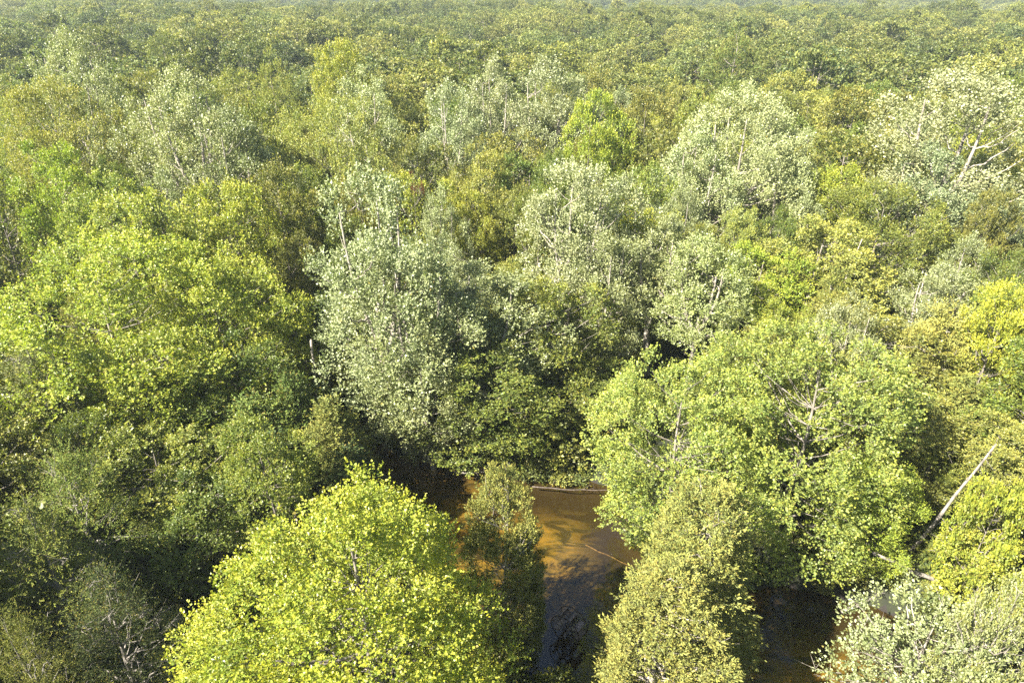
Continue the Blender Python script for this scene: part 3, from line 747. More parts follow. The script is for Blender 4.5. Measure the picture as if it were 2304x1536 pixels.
 ('poplar', 62.6, 72.9, 14.9, 3.1, 'sage', 'sage green poplar just behind and right of the blue-green poplar of the right edge'),
 ('oak', -62.7, 72.0, 14.5, 2.8, 'olive', 'olive oak left of the bright tiered maple'),
 ('maple', 56.7, 73.6, 13.5, 3.4, 'olive', 'olive maple well in front and right of the huge grey-silver poplar'),
 ('maple', -3.8, 74.6, 17.2, 3.5, 'straw', 'straw green maple behind and right of the rust red tree'),
 ('cedar', -12.7, 74.9, 15.6, 2.6, 'olive', 'narrow olive cedar just behind and left of the rust red tree'),
 ('oak', -69.6, 76.5, 16.6, 6.4, 'olive', 'broad olive oak left of the bright tiered maple'),
 ('poplar', 30.9, 70.3, 13.5, 2.7, 'sage', 'narrow sage green poplar just behind the maple with curved bare limbs'),
 ('maple', 68.3, 76.8, 13.6, 5.5, 'olive', 'broad olive maple just behind and right of the blue-green poplar of the right edge'),
 ('maple', -58.3, 73.3, 15.2, 2.6, 'mid', 'narrow mid green maple in front and left of the straw wide maple'),
 ('maple', 2.1, 79.2, 15.8, 4.9, 'green', 'broad deep green maple behind and left of the pale forked poplar'),
 ('oak', 13.0, 79.4, 13.2, 4.8, 'olive', 'broad olive oak behind and right of the pale forked poplar'),
 ('maple', 55.9, 80.3, 16.0, 3.9, 'yg', 'yellow-green maple behind the blue-green poplar of the right edge'),
 ('poplar', -23.9, 73.9, 16.3, 2.5, 'sage', 'narrow sage green poplar in front and left of the straw-gold maple'),
 ('oak', 39.4, 81.0, 17.5, 5.1, 'olive', 'tall olive oak behind the vivid yellow-lime maple'),
 ('maple', -4.7, 80.9, 14.0, 3.7, 'olive', 'olive maple right of the rust red tree'),
 ('oak', -27.4, 81.3, 16.8, 3.3, 'olive', 'olive oak in front and left of the straw-gold maple'),
 ('maple', -11.4, 81.0, 17.2, 4.0, 'olive', 'olive maple behind the rust red tree'),
 ('maple', 62.4, 83.5, 16.3, 4.7, 'straw', 'broad straw green maple behind the blue-green poplar of the right edge'),
 ('poplar', 73.2, 83.9, 13.2, 4.4, 'pale', 'broad pale green poplar behind and right of the blue-green poplar of the right edge'),
 ('maple', -65.4, 84.4, 13.4, 4.1, 'green', 'broad deep green maple left of the bright tiered maple'),
 ('maple', -43.1, 84.2, 16.5, 3.6, 'yg', 'yellow-green maple in front of the broad pale spired poplar'),
 ('maple', 48.9, 84.7, 16.0, 4.7, 'mid', 'broad mid green maple in front and left of the huge grey-silver poplar'),
 ('poplar', -73.4, 85.2, 14.6, 4.7, 'sage', 'broad sage green poplar left of the bright tiered maple'),
 ('poplar', -50.0, 86.1, 17.1, 3.5, 'sage', 'sage green poplar in front and right of the straw wide maple'),
 ('poplar', 31.9, 86.2, 14.5, 4.7, 'pale', 'broad pale green poplar in front of the large cream poplar'),
 ('cedar', -36.6, 85.5, 14.2, 4.2, 'olive', 'broad olive cedar in front and right of the broad pale spired poplar'),
 ('oak', 19.3, 86.9, 16.9, 4.5, 'olive', 'broad olive oak in front and left of the large cream poplar'),
 ('oak', -0.5, 86.6, 16.8, 4.5, 'olive', 'broad olive oak in front and right of the shorter silver poplar'),
 ('maple', 42.0, 88.2, 17.3, 4.4, 'mid', 'tall mid green maple behind the vivid yellow-lime maple'),
 ('poplar', 68.3, 88.5, 14.4, 3.6, 'pale', 'pale green poplar behind the blue-green poplar of the right edge'),
 ('maple', -29.9, 88.0, 13.5, 4.1, 'olive', 'olive maple in front and left of the straw-gold maple'),
 ('maple', -24.0, 86.0, 16.5, 3.2, 'olive', 'olive maple just in front and left of the straw-gold maple'),
 ('maple', 58.2, 89.7, 14.7, 4.4, 'yg', 'broad yellow-green maple in front of the huge grey-silver poplar'),
 ('maple', 79.7, 90.1, 16.4, 6.3, 'yg', 'broad yellow-green maple in front and right of the huge grey-silver poplar'),
 ('maple', 13.5, 90.6, 17.1, 3.4, 'green', 'deep green maple just in front and right of the vivid lime slender tree'),
 ('maple', -41.2, 89.4, 13.9, 3.3, 'olive', 'olive maple in front of the broad pale spired poplar'),
 ('maple', 25.5, 90.2, 15.3, 3.3, 'yg', 'yellow-green maple in front and left of the large cream poplar'),
 ('poplar', -64.6, 91.3, 16.8, 3.9, 'sage', 'sage green poplar just in front and left of the straw wide maple'),
 ('maple', -81.1, 92.2, 14.5, 6.5, 'green', 'broad deep green maple in front and left of the straw wide maple'),
 ('maple', 30.9, 93.4, 15.3, 4.0, 'yg', 'yellow-green maple just in front of the large cream poplar'),
 ('maple', -35.6, 92.1, 16.0, 3.6, 'mid', 'mid green maple in front and right of the broad pale spired poplar'),
 ('maple', 50.0, 92.9, 15.0, 4.2, 'straw', 'broad straw green maple behind and right of the vivid yellow-lime maple'),
 ('oak', -71.8, 92.8, 16.6, 4.4, 'olive', 'broad olive oak left of the straw wide maple'),
 ('maple', -46.6, 93.6, 16.5, 5.0, 'straw', 'broad straw green maple just in front and left of the broad pale spired poplar'),
 ('maple', 64.6, 93.0, 14.4, 3.6, 'olive', 'olive maple in front and right of the huge grey-silver poplar'),
 ('poplar', 71.1, 94.7, 15.7, 4.1, 'pale', 'broad pale green poplar in front and right of the huge grey-silver poplar'),
 ('maple', -29.1, 95.0, 16.6, 4.7, 'straw', 'broad straw green maple just left of the straw-gold maple'),
 ('maple', 19.9, 95.0, 13.6, 4.1, 'mid', 'broad mid green maple in front and right of the vivid lime slender tree'),
 ('maple', 42.8, 95.6, 14.5, 4.1, 'straw', 'broad straw green maple behind the vivid yellow-lime maple'),
 ('maple', 11.4, 95.8, 16.6, 3.2, 'straw', 'straw green maple just in front of the vivid lime slender tree'),
 ('maple', -39.4, 96.9, 14.2, 3.6, 'green', 'deep green maple in front and right of the broad pale spired poplar'),
 ('maple', 76.8, 97.9, 16.3, 4.0, 'mid', 'mid green maple right of the huge grey-silver poplar'),
 ('maple', -66.5, 97.4, 13.3, 3.3, 'olive', 'olive maple just in front and left of the straw wide maple'),
 ('maple', -14.5, 97.2, 13.5, 3.4, 'mid', 'mid green maple behind the rust red tree'),
 ('poplar', 56.7, 97.6, 15.9, 5.4, 'sage', 'broad sage green poplar in front and left of the huge grey-silver poplar'),
 ('pine', -76.8, 100.1, 18.1, 3.5, 'green', 'tall deep green pine left of the straw wide maple'),
 ('oak', 83.9, 99.3, 17.2, 3.7, 'olive', 'olive oak right of the huge grey-silver poplar'),
 ('poplar', 37.0, 100.1, 17.4, 4.9, 'sage', 'tall sage green poplar just right of the large cream poplar'),
 ('oak', 26.0, 100.0, 19.2, 3.2, 'mid', 'tall mid green oak just left of the large cream poplar'),
 ('oak', -9.2, 100.3, 14.7, 3.8, 'mid', 'mid green oak just in front of the shorter silver poplar'),
 ('oak', -53.5, 100.3, 15.2, 3.9, 'mid', 'mid green oak in front and left of the broad pale spired poplar'),
 ('oak', -84.9, 100.5, 14.3, 3.7, 'blue', 'blue-green oak left of the straw wide maple'),
 ('oak', 71.1, 101.1, 14.9, 3.6, 'olive', 'olive oak just in front and right of the huge grey-silver poplar'),
 ('maple', 64.2, 99.8, 16.5, 4.3, 'yg', 'broad yellow-green maple just in front of the huge grey-silver poplar'),
 ('oak', 49.2, 101.2, 19.4, 4.7, 'olive', 'tall olive oak left of the huge grey-silver poplar'),
 ('oak', -35.3, 100.8, 18.2, 3.5, 'mid', 'tall mid green oak in front of the brushy bright pine'),
 ('oak', -44.8, 101.3, 18.5, 3.5, 'green', 'tall deep green oak just right of the broad pale spired poplar'),
 ('oak', 13.5, 101.9, 16.7, 4.0, 'green', 'deep green oak just in front and right of the vivid lime slender tree'),
 ('oak', -63.0, 102.5, 18.2, 4.3, 'green', 'tall deep green oak just behind and right of the straw wide maple'),
 ('maple', -20.4, 99.7, 17.5, 3.7, 'straw', 'tall straw green maple just behind and right of the straw-gold maple'),
 ('oak', 19.7, 101.8, 19.0, 3.7, 'olive', 'tall olive oak right of the vivid lime slender tree'),
 ('oak', -71.0, 104.1, 19.2, 4.3, 'olive', 'tall olive oak just behind and left of the straw wide maple'),
 ('oak', -4.0, 103.6, 18.6, 3.9, 'blue', 'tall blue-green oak just right of the shorter silver poplar'),
 ('oak', 42.7, 104.3, 14.5, 3.8, 'green', 'deep green oak right of the large cream poplar'),
 ('oak', 56.3, 104.9, 15.3, 3.7, 'mid', 'mid green oak left of the huge grey-silver poplar'),
 ('oak', 79.1, 104.4, 16.2, 4.4, 'mid', 'broad mid green oak right of the huge grey-silver poplar'),
 ('oak', -16.8, 104.3, 14.3, 3.6, 'straw', 'straw green oak right of the straw-gold maple'),
 ('oak', 6.2, 104.8, 18.6, 3.3, 'olive', 'tall olive oak just in front of the right silver dome'),
 ('oak', 90.5, 105.4, 15.8, 6.5, 'olive', 'broad olive oak right of the huge grey-silver poplar'),
 ('oak', -81.8, 105.5, 15.9, 3.2, 'green', 'deep green oak left of the straw wide maple'),
 ('oak', -90.1, 105.9, 14.8, 4.4, 'straw', 'broad straw green oak left of the straw wide maple'),
 ('oak', -49.4, 105.8, 19.0, 3.8, 'blue', 'tall blue-green oak just behind the broad pale spired poplar'),
 ('oak', 31.2, 106.8, 17.3, 5.4, 'olive', 'tall olive oak just behind and left of the large cream poplar'),
 ('oak', 62.8, 106.7, 17.8, 3.6, 'olive', 'tall olive oak just left of the huge grey-silver poplar'),
 ('oak', -56.0, 106.7, 15.7, 3.3, 'olive', 'olive oak just left of the broad pale spired poplar'),
 ('maple', 21.8, 108.0, 14.1, 3.6, 'straw', 'straw green maple right of the vivid lime slender tree'),
 ('oak', 70.1, 107.7, 17.2, 4.2, 'olive', 'broad olive oak just behind and right of the huge grey-silver poplar'),
 ('oak', -8.7, 108.6, 16.6, 4.3, 'green', 'broad deep green oak just in front and right of the shorter silver poplar'),
 ('oak', -42.0, 107.8, 17.9, 3.3, 'olive', 'tall olive oak right of the broad pale spired poplar'),
 ('oak', 12.3, 109.3, 17.7, 3.3, 'blue', 'tall blue-green oak just behind the vivid lime slender tree'),
 ('poplar', 0.7, 109.3, 14.9, 4.4, 'sage', 'broad sage green poplar in front of the left silver dome'),
 ('oak', -77.8, 109.6, 16.7, 3.5, 'blue', 'blue-green oak behind and left of the straw wide maple'),
 ('oak', 50.9, 108.5, 15.0, 3.6, 'green', 'deep green oak behind the vivid yellow-lime maple'),
 ('oak', -15.3, 110.1, 16.2, 3.6, 'straw', 'straw green oak just left of the shorter silver poplar'),
 ('oak', -63.6, 109.4, 17.2, 3.3, 'mid', 'mid green oak just behind and right of the straw wide maple'),
 ('oak', 42.3, 111.5, 18.1, 3.6, 'olive', 'tall olive oak behind and right of the large cream poplar'),
 ('oak', 77.5, 111.0, 15.4, 4.0, 'mid', 'mid green oak just right of the huge grey-silver poplar'),
 ('oak', -29.9, 111.8, 15.0, 3.6, 'straw', 'straw green oak just behind and left of the straw-gold maple'),
 ('maple', 6.8, 110.2, 19.2, 3.3, 'yg', 'tall yellow-green maple just in front and right of the right silver dome'),
 ('oak', -70.9, 112.0, 16.7, 4.6, 'green', 'broad deep green oak just behind the straw wide maple'),
 ('oak', -85.9, 112.8, 15.8, 4.2, 'green', 'broad deep green oak left of the straw wide maple'),
 ('oak', -22.3, 111.8, 17.0, 3.7, 'straw', 'straw green oak just in front and right of the pale rounded tree'),
 ('oak', -57.3, 112.5, 15.2, 4.1, 'green', 'deep green oak just left of the broad pale spired poplar'),
 ('oak', -37.7, 113.4, 19.2, 3.4, 'olive', 'tall olive oak just in front of the brushy bright pine'),
 ('oak', 34.1, 113.5, 18.0, 3.3, 'green', 'tall deep green oak just behind the large cream poplar'),
 ('maple', -97.1, 113.0, 18.7, 6.2, 'straw', 'tall straw green maple behind and left of the straw wide maple'),
 ('oak', 56.9, 113.3, 16.7, 4.8, 'green', 'broad deep green oak left of the huge grey-silver poplar'),
 ('oak', 95.5, 114.0, 16.7, 5.0, 'olive', 'broad olive oak well behind the blue-green poplar of the right edge'),
 ('oak', 85.5, 112.1, 18.1, 3.4, 'olive', 'tall olive oak right of the huge grey-silver poplar'),
 ('poplar', 16.6, 113.0, 17.9, 3.5, 'sage', 'tall sage green poplar just behind and right of the vivid lime slender tree'),
 ('maple', 24.7, 114.2, 14.2, 4.6, 'yg', 'broad yellow-green maple right of the vivid lime slender tree'),
 ('oak', 71.5, 114.5, 14.4, 4.1, 'olive', 'broad olive oak just left of the huge grey-silver poplar'),
 ('oak', -47.9, 113.7, 18.4, 3.6, 'mid', 'tall mid green oak just behind and right of the broad pale spired poplar'),
 ('oak', -9.2, 115.7, 17.0, 4.3, 'green', 'broad deep green oak just behind and right of the shorter silver poplar'),
 ('oak', -80.4, 116.1, 14.6, 3.8, 'olive', 'olive oak just behind and left of the straw wide maple'),
 ('oak', 8.7, 116.5, 19.0, 4.0, 'blue', 'tall blue-green oak just in front and right of the right silver dome'),
 ('oak', 65.0, 115.8, 15.7, 4.0, 'olive', 'olive oak left of the huge grey-silver poplar'),
 ('oak', -17.6, 115.4, 14.5, 3.5, 'blue', 'blue-green oak just left of the shorter silver poplar'),
 ('oak', 48.3, 116.3, 16.6, 5.9, 'straw', 'broad straw green oak right of the large cream poplar'),
 ('oak', 0.9, 117.3, 17.4, 4.5, 'green', 'tall deep green oak just in front and right of the left silver dome'),
 ('oak', 38.9, 117.3, 16.1, 4.2, 'olive', 'broad olive oak just behind the large cream poplar'),
 ('oak', -66.0, 117.8, 18.9, 4.7, 'olive', 'tall olive oak in front and right of the tall pale tree in the upper left'),
 ('oak', 80.8, 116.5, 19.0, 3.3, 'mid', 'tall mid green oak behind and right of the huge grey-silver poplar'),
 ('oak', -33.2, 117.5, 19.4, 4.0, 'blue', 'tall blue-green oak just in front and left of the yellow-green rounded tree'),
 ('oak', 88.5, 117.8, 14.3, 3.4, 'mid', 'mid green oak right of the huge grey-silver poplar'),
 ('maple', -39.6, 118.5, 16.0, 3.3, 'straw', 'straw green maple just in front of the brushy bright pine'),
 ('oak', -52.3, 117.1, 16.7, 3.4, 'green', 'deep green oak just behind and right of the broad pale spired poplar'),
 ('oak', 19.5, 118.7, 14.1, 3.6, 'olive', 'olive oak just right of the vivid lime slender tree'),
 ('oak', -23.9, 119.3, 18.8, 4.8, 'olive', 'tall olive oak just behind and right of the pale rounded tree'),
 ('maple', -86.4, 120.8, 18.9, 5.0, 'straw', 'tall straw green maple left of the tall pale tree in the upper left'),
 ('oak', -44.9, 120.5, 16.1, 3.4, 'olive', 'olive oak just in front and left of the brushy bright pine'),
 ('oak', 101.5, 120.7, 15.9, 5.5, 'green', 'broad deep green oak right of the huge grey-silver poplar'),
 ('poplar', -74.4, 120.2, 14.7, 4.0, 'sage', 'sage green poplar just behind and right of the straw wide maple'),
 ('oak', 55.1, 121.0, 17.3, 4.0, 'straw', 'straw green oak right of the large cream poplar'),
 ('oak', 75.2, 121.6, 16.1, 5.9, 'olive', 'broad olive oak just behind the huge grey-silver poplar'),
 ('oak', 61.6, 120.7, 18.5, 3.4, 'green', 'tall deep green oak behind and left of the huge grey-silver poplar'),
 ('oak', -15.6, 122.1, 14.0, 4.1, 'olive', 'olive oak just left of the shorter silver poplar'),
 ('maple', 93.1, 121.0, 17.3, 3.4, 'yg', 'yellow-green maple behind and right of the huge grey-silver poplar'),
 ('oak', 28.5, 121.5, 18.0, 3.2, 'straw', 'tall straw green oak behind and left of the large cream poplar'),
 ('oak', -103.9, 121.9, 15.7, 5.4, 'olive', 'broad olive oak behind and left of the straw wide maple'),
 ('maple', -6.4, 122.3, 14.7, 4.3, 'yg', 'broad yellow-green maple just right of the shorter silver poplar'),
 ('oak', -54.9, 123.2, 15.1, 4.6, 'mid', 'broad mid green oak just behind and right of the broad pale spired poplar'),
 ('oak', 33.9, 122.6, 14.6, 3.2, 'mid', 'mid green oak just behind and left of the large cream poplar'),
 ('oak', 87.4, 123.7, 16.4, 3.7, 'straw', 'straw green oak behind and right of the huge grey-silver poplar'),
 ('oak', 5.9, 122.5, 16.5, 3.9, 'straw', 'straw green oak just in front of the right silver dome'),
 ('oak', -95.9, 123.6, 19.1, 3.7, 'olive', 'tall olive oak left of the tall pale tree in the upper left'),
 ('oak', -69.2, 124.5, 18.0, 4.4, 'olive', 'tall olive oak behind and right of the straw wide maple'),
 ('oak', 13.9, 123.0, 19.0, 3.9, 'olive', 'tall olive oak just behind the vivid lime slender tree'),
 ('oak', -33.3, 124.4, 18.8, 3.6, 'olive', 'tall olive oak just in front and left of the yellow-green rounded tree'),
 ('oak', 39.0, 125.0, 17.6, 3.7, 'green', 'tall deep green oak behind the large cream poplar'),
 ('oak', -62.2, 125.2, 19.4, 4.1, 'olive', 'tall olive oak behind and left of the broad pale spired poplar'),
 ('oak', 67.6, 124.7, 16.5, 4.3, 'olive', 'broad olive oak behind and left of the huge grey-silver poplar'),
 ('oak', 48.4, 125.1, 19.2, 4.4, 'straw', 'tall straw green oak behind and right of the large cream poplar'),
 ('oak', 22.9, 124.5, 16.5, 3.6, 'olive', 'olive oak behind and right of the vivid lime slender tree'),
 ('oak', -22.0, 125.7, 18.8, 3.4, 'straw', 'tall straw green oak just behind and right of the pale rounded tree'),
 ('oak', -79.1, 127.8, 18.2, 6.5, 'green', 'tall deep green oak just in front of the tall pale tree in the upper left'),
 ('oak', 60.5, 126.7, 17.5, 3.8, 'mid', 'tall mid green oak left of the huge grey-silver poplar'),
 ('oak', -47.8, 126.6, 19.0, 4.4, 'straw', 'tall straw green oak just left of the brushy bright pine'),
 ('oak', -90.4, 127.1, 17.9, 3.7, 'mid', 'tall mid green oak left of the tall pale tree in the upper left'),
]
GROUPS = {'maple': 'maples of the wood', 'poplar': 'silver leaved poplars of the wood', 'cedar': 'cedars of the wood', 'cedar_near': 'cedars of the wood', 'hemlock': 'hemlocks on the left',
          'oak': 'oaks of the wood', 'poplar_high': 'silver leaved poplars of the wood', 'spindly': 'small bushy trees', 'pine': 'pines above the canopy', 'shrubby': 'small bushy trees', 'front_maple': 'maples of the wood', 'river_maple': 'maples of the wood', 'silver_near': 'silver leaved poplars of the wood'}
NAMES = {'maple': 'maple_tree', 'poplar': 'poplar_tree', 'cedar': 'cedar_tree', 'cedar_near': 'cedar_tree', 'hemlock': 'hemlock_tree', 'oak': 'oak_tree', 'poplar_high': 'poplar_tree', 'spindly': 'bushy_tree', 'pine': 'pine_tree',
         'shrubby': 'bushy_tree', 'front_maple': 'maple_tree', 'river_maple': 'maple_tree', 'silver_near': 'poplar_tree'}
trng = random.Random(4)
cnt = {}
for kind, x, y, h, r, tone, label in TREES:
    lst = PROTOS[kind + '_large' if r > 5.7 and kind + '_large' in PROTOS else kind]
    k = cnt.get(kind, 0); cnt[kind] = k + 1
    tm, cm, Hn, Rn = lst[k % len(lst)]
    z = float(ground_z(x, y)[0])
    root = empty(NAMES[kind], (x, y, z), trng.uniform(0, 6.28))
    root.rotation_euler = (trng.uniform(-.03, .03), trng.uniform(-.03, .03), root.rotation_euler[2])
    tag(root, label, "tree", GROUPS[kind])
    c = TONES[tone]
    j = 1 + trng.uniform(-.10, .10)
    col = (c[0] * j * (1 + trng.uniform(-.07, .07)), c[1] * j, c[2] * j, 1)
    t = link_mesh("trunk", tm, root); cr_ = link_mesh("crown", cm, root)
    cr_.color = col
    sxy = r / Rn; sz = h / Hn
    for o in (t, cr_):
        o.scale = (sxy, sxy, sz)
    cr_["kind"] = "stuff"

# ------------------------------------------------------------------ the rest of the forest: one object of scattered trees
fcol = bpy.data.collections.new("forest_sources")
src = []
def far_proto(i, parts_kw):
    H, Rr, kw = parts_kw
    gt, gc, ml, mb = make_tree(900 + i * 13, H, Rr, matl=M_FAR, matb=M_BARK, **kw)
    off = gc.n
    for v, f, a, b in zip(gt.v, gt.f, gt.a, gt.b):
        gc.add(v, f - 0, 1, a=a, b=b) if False else None
    # join trunk into the crown mesh
    n0 = gc.n
    for v in gt.v: gc.v.append(v)
    for f in gt.f: gc.f.append(f + n0)
    gc.n += gt.n
    for f in gt.f: gc.m.append(np.full(len(f), 1, np.int32))
    gc.a += gt.a; gc.b += gt.b
    o = bpy.data.objects.new("forest_tree_source_%d" % i, gc.mesh("forest_tree_mesh_%d" % i, [ml, mb]))
    fcol.objects.link(o); src.append((H, Rr))
oakf = dict(base=.30, prof='round', nclump=80, cr=1.45, nsprig=24, nleaf=5, leaf=.34, sep=.8, width=.85, slen=.5, upb=.25, spread=.8, leaf_up=.45, lobes=.28, shell=.95, limbs=3, flat=.9)
popf = dict(base=.30, prof='egg', nclump=60, cr=1.05, nsprig=13, nleaf=6, leaf=.40, width=.8, slen=.7, upb=.7, spread=.7, leaf_up=.4, lobes=.4, shell=.85, limbs=6, spire=16)
pinef = dict(base=.35, prof='cone', nclump=44, cr=.9, nsprig=14, nleaf=6, leaf=.5, width=.24, slen=1.2, upb=.8, spread=.35, leaf_up=.3, lobes=.5, shell=.95, limbs=10, flat=.4)
for i, kw in enumerate([(17, 5.2, oakf), (17, 4.7, dict(oakf, lobes=.4, cr=1.25)), (16, 5.2, dict(oakf, prof='dome')), (18, 4.5, popf), (17, 5.0, dict(oakf, lobes=.45)), (20, 3.6, pinef)]):
    far_proto(i, kw)

rs = np.random.RandomState(77)
T = np.array([(a[1], a[2], a[4]) for a in TREES])
def jgrid(x0, x1, y0, y1, step, jit=0.36):
    xs = np.arange(x0, x1, step); ys = np.arange(y0, y1, step * 0.87)
    A, B = np.meshgrid(xs, ys)
    A = A + (np.arange(len(ys))[:, None] % 2) * step * 0.5
    A = A.ravel() + rs.uniform(-jit, jit, A.size) * step; B = B.ravel() + rs.uniform(-jit, jit, B.size) * step
    return A, B
def clear_of(A, B, k, r=4.0):
    ok = np.ones(len(A), bool)
    for tx, ty, tr_ in T:
        ok &= np.hypot(A - tx, B - ty) > k * (tr_ + r)
    return ok
FX, FY, FS = [], [], []
# beyond the individual trees
A, B = jgrid(-560, 560, 84, 620, 11.0)
m = (np.abs(A) < .84 * (B + 14)) & clear_of(A, B, .72) & ((B > 97) | (np.abs(A) > .77 * B + 5))
FX.append(A[m]); FY.append(B[m]); FS.append(np.ones(m.sum()))
# low country beyond the rise
A, B = jgrid(-1000, 1000, 620, 1180, 10.0)
m = (A < .84 * B) & (A > -.84 * B)
FX.append(A[m]); FY.append(B[m]); FS.append(np.full(m.sum(), 1.25))
# just outside the frame: these cast the shade that falls into it
A, B = jgrid(-100, 100, -14, 98, 6.6)
m = (np.abs(A) > .77 * (B + 8) + 5) & clear_of(A, B, .72) & ~((np.abs(A) < 15) & (B < 16)) & ~((np.abs(A) < 27) & (B > 10) & (B < 31))
ii = np.where(m)[0]; sd = river_sd(A[ii], B[ii]); ii = ii[sd > 2.0]
FX.append(A[ii]); FY.append(B[ii]); FS.append(np.full(len(ii), 0.85))
FX = np.concatenate(FX); FY = np.concatenate(FY); FS = np.concatenate(FS)
nF = len(FX)
FZ = ground_z(FX, FY)
idx = rs.choice(6, nF, p=[.26, .22, .22, .11, .17, .02]).astype(np.int32)
sxy = rs.uniform(.85, 1.6, nF) * FS
szz = rs.uniform(.72, 1.28, nF) * np.where(FS > 1.2, 1.25, FS)
near = FY < 98
szz = np.where(near, szz * .88, szz)
me = bpy.data.meshes.new("forest")
me.vertices.add(nF); me.vertices.foreach_set("co", np.stack([FX, FY, FZ - .1], 1).astype(np.float32).ravel())
a = me.attributes.new("pick", 'INT', 'POINT'); a.data.foreach_set("value", idx)
a = me.attributes.new("size", 'FLOAT_VECTOR', 'POINT'); a.data.foreach_set("vector", np.stack([sxy, sxy, szz], 1).astype(np.float32).ravel())
a = me.attributes.new("turn", 'FLOAT_VECTOR', 'POINT'); a.data.foreach_set("vector", np.stack([np.zeros(nF), np.zeros(nF), rs.uniform(0, 6.28, nF)], 1).astype(np.float32).ravel())

def scatter_nodes(name, coll):
    ng = bpy.data.node_groups.new(name, 'GeometryNodeTree')
    ng.interface.new_socket("Geometry", in_out='INPUT', socket_type='NodeSocketGeometry')
    ng.interface.new_socket("Geometry", in_out='OUTPUT', socket_type='NodeSocketGeometry')
    gi = ng.nodes.new("NodeGroupInput"); go = ng.nodes.new("NodeGroupOutput")
    ci = ng.nodes.new("GeometryNodeCollectionInfo"); ci.inputs["Collection"].default_value = coll
    ci.inputs["Separate Children"].default_value = True; ci.inputs["Reset Children"].default_value = True
    ip = ng.nodes.new("GeometryNodeInstanceOnPoints"); ip.inputs["Pick Instance"].default_value = True
    def attr(nm, ty):
        n = ng.nodes.new("GeometryNodeInputNamedAttribute"); n.data_type = ty; n.inputs[0].default_value = nm
        return next(o for o in n.outputs if o.enabled and o.name == "Attribute")
    ng.links.new(gi.outputs[0], ip.inputs["Points"]); ng.links.new(ci.outputs[0], ip.inputs["Instance"])
    ng.links.new(attr("pick", 'INT'), ip.inputs["Instance Index"])
    ng.links.new(attr("turn", 'FLOAT_VECTOR'), ip.inputs["Rotation"])
    ng.links.new(attr("size", 'FLOAT_VECTOR'), ip.inputs["Scale"])
    ng.links.new(ip.outputs[0], go.inputs[0])
    return ng
forest = link_mesh("forest", me)
mod = forest.modifiers.new("scatter", 'NODES'); mod.node_group = scatter_nodes("scatter_forest", fcol)
tag(forest, "mass of mixed woodland canopy running to the hazy horizon", "forest", kind="stuff")

# undergrowth: low leafy clumps on the floor near the river and under the trees
ucol = bpy.data.collections.new("undergrowth_sources")
def bush(i, n, leaf, Rb, Hb, mat):
    rng = np.random.RandomState(300 + i)
    g = Geo()
    q = unit(rng.normal(size=(n, 3)) + np.array([0, 0, .5])); q[:, 2] = np.abs(q[:, 2])
    B = q * (rng.uniform(.1, 1, n) ** .5)[:, None] * np.array([Rb, Rb, Hb]) * .75
    leaves(g, rng, B, unit(q + np.array([0, 0, .5])), np.full(n, Hb * .35), 6, leaf, .6, .6, .7, 0)
    o = bpy.data.objects.new("undergrowth_source_%d" % i, g.mesh("undergrowth_mesh_%d" % i, [mat]))
    ucol.objects.link(o)
bush(0, 160, .17, 1.0, .9, M_FAR); bush(1, 120, .15, .8, 1.4, M_FAR); bush(2, 200, .20, 1.3, .6, M_FAR)
A, B = jgrid(-75, 80, 12, 105, 1.55, .48)
m = (np.abs(A) < .8 * (B + 12))
A = A[m]; B = B[m]; sd = river_sd(A, B)
m = (sd > .1) & (rs.uniform(0, 1, len(A)) < np.where(sd < 6, .97, .6))
A = A[m]; B = B[m]; nU = len(A)
me = bpy.data.meshes.new("undergrowth")
me.vertices.add(nU); me.vertices.foreach_set("co", np.stack([A, B, ground_z(A, B) - .05], 1).astype(np.float32).ravel())
a = me.attributes.new("pick", 'INT', 'POINT'); a.data.foreach_set("value", rs.randint(0, 3, nU).astype(np.int32))
s = rs.uniform(.5, 1.35, nU)
a = me.attributes.new("size", 'FLOAT_VECTOR', 'POINT'); a.data.foreach_set("vector", np.stack([s, s, s * rs.uniform(.7, 1.5, nU)], 1).astype(np.float32).ravel())
a = me.attributes.new("turn", 'FLOAT_VECTOR', 'POINT'); a.data.foreach_set("vector", np.stack([np.zeros(nU), np.zeros(nU), rs.uniform(0, 6.28, nU)], 1).astype(np.float32).ravel())
und = link_mesh("undergrowth", me)
mod = und.modifiers.new("scatter", 'NODES'); mod.node_group = scatter_nodes("scatter_undergrowth", ucol)
tag(und, "low leafy undergrowth covering the river banks and forest floor", "undergrowth", kind="stuff")

# ------------------------------------------------------------------ water wheel
def flat_mat(name, c1, c2, scale, rough=.7, metal=0.0):
    m = bark_material(name, c1, c2, scale)
    p = [n for n in m.node_tree.nodes if n.type == 'BSDF_PRINCIPLED'][0]
    p.inputs["Roughness"].default_value = rough; p.inputs["Metallic"].default_value = metal
    return m
M_IRON = flat_mat("rusty_iron", (.018, .014, .013), (.06, .035, .025), 18, .6)
M_BOARD = flat_mat("weathered_board", (.11, .09, .085), (.27, .22, .21), 9, .8)
WC = np.array([3.37, 27.5, 1.22]); WRAD = 0.98; WW = 0.44
wax = unit(np.array([0.62, 0.78, 0.0])); wt = np.array([-wax[1], wax[0], 0.0]); wz = np.array([0, 0, 1.0])
wheel = empty("water_wheel", tuple(WC))
tag(wheel, "round iron water wheel with grey board paddles standing in the dark river", "water wheel")
def wl(v): return np.asarray(v) - WC
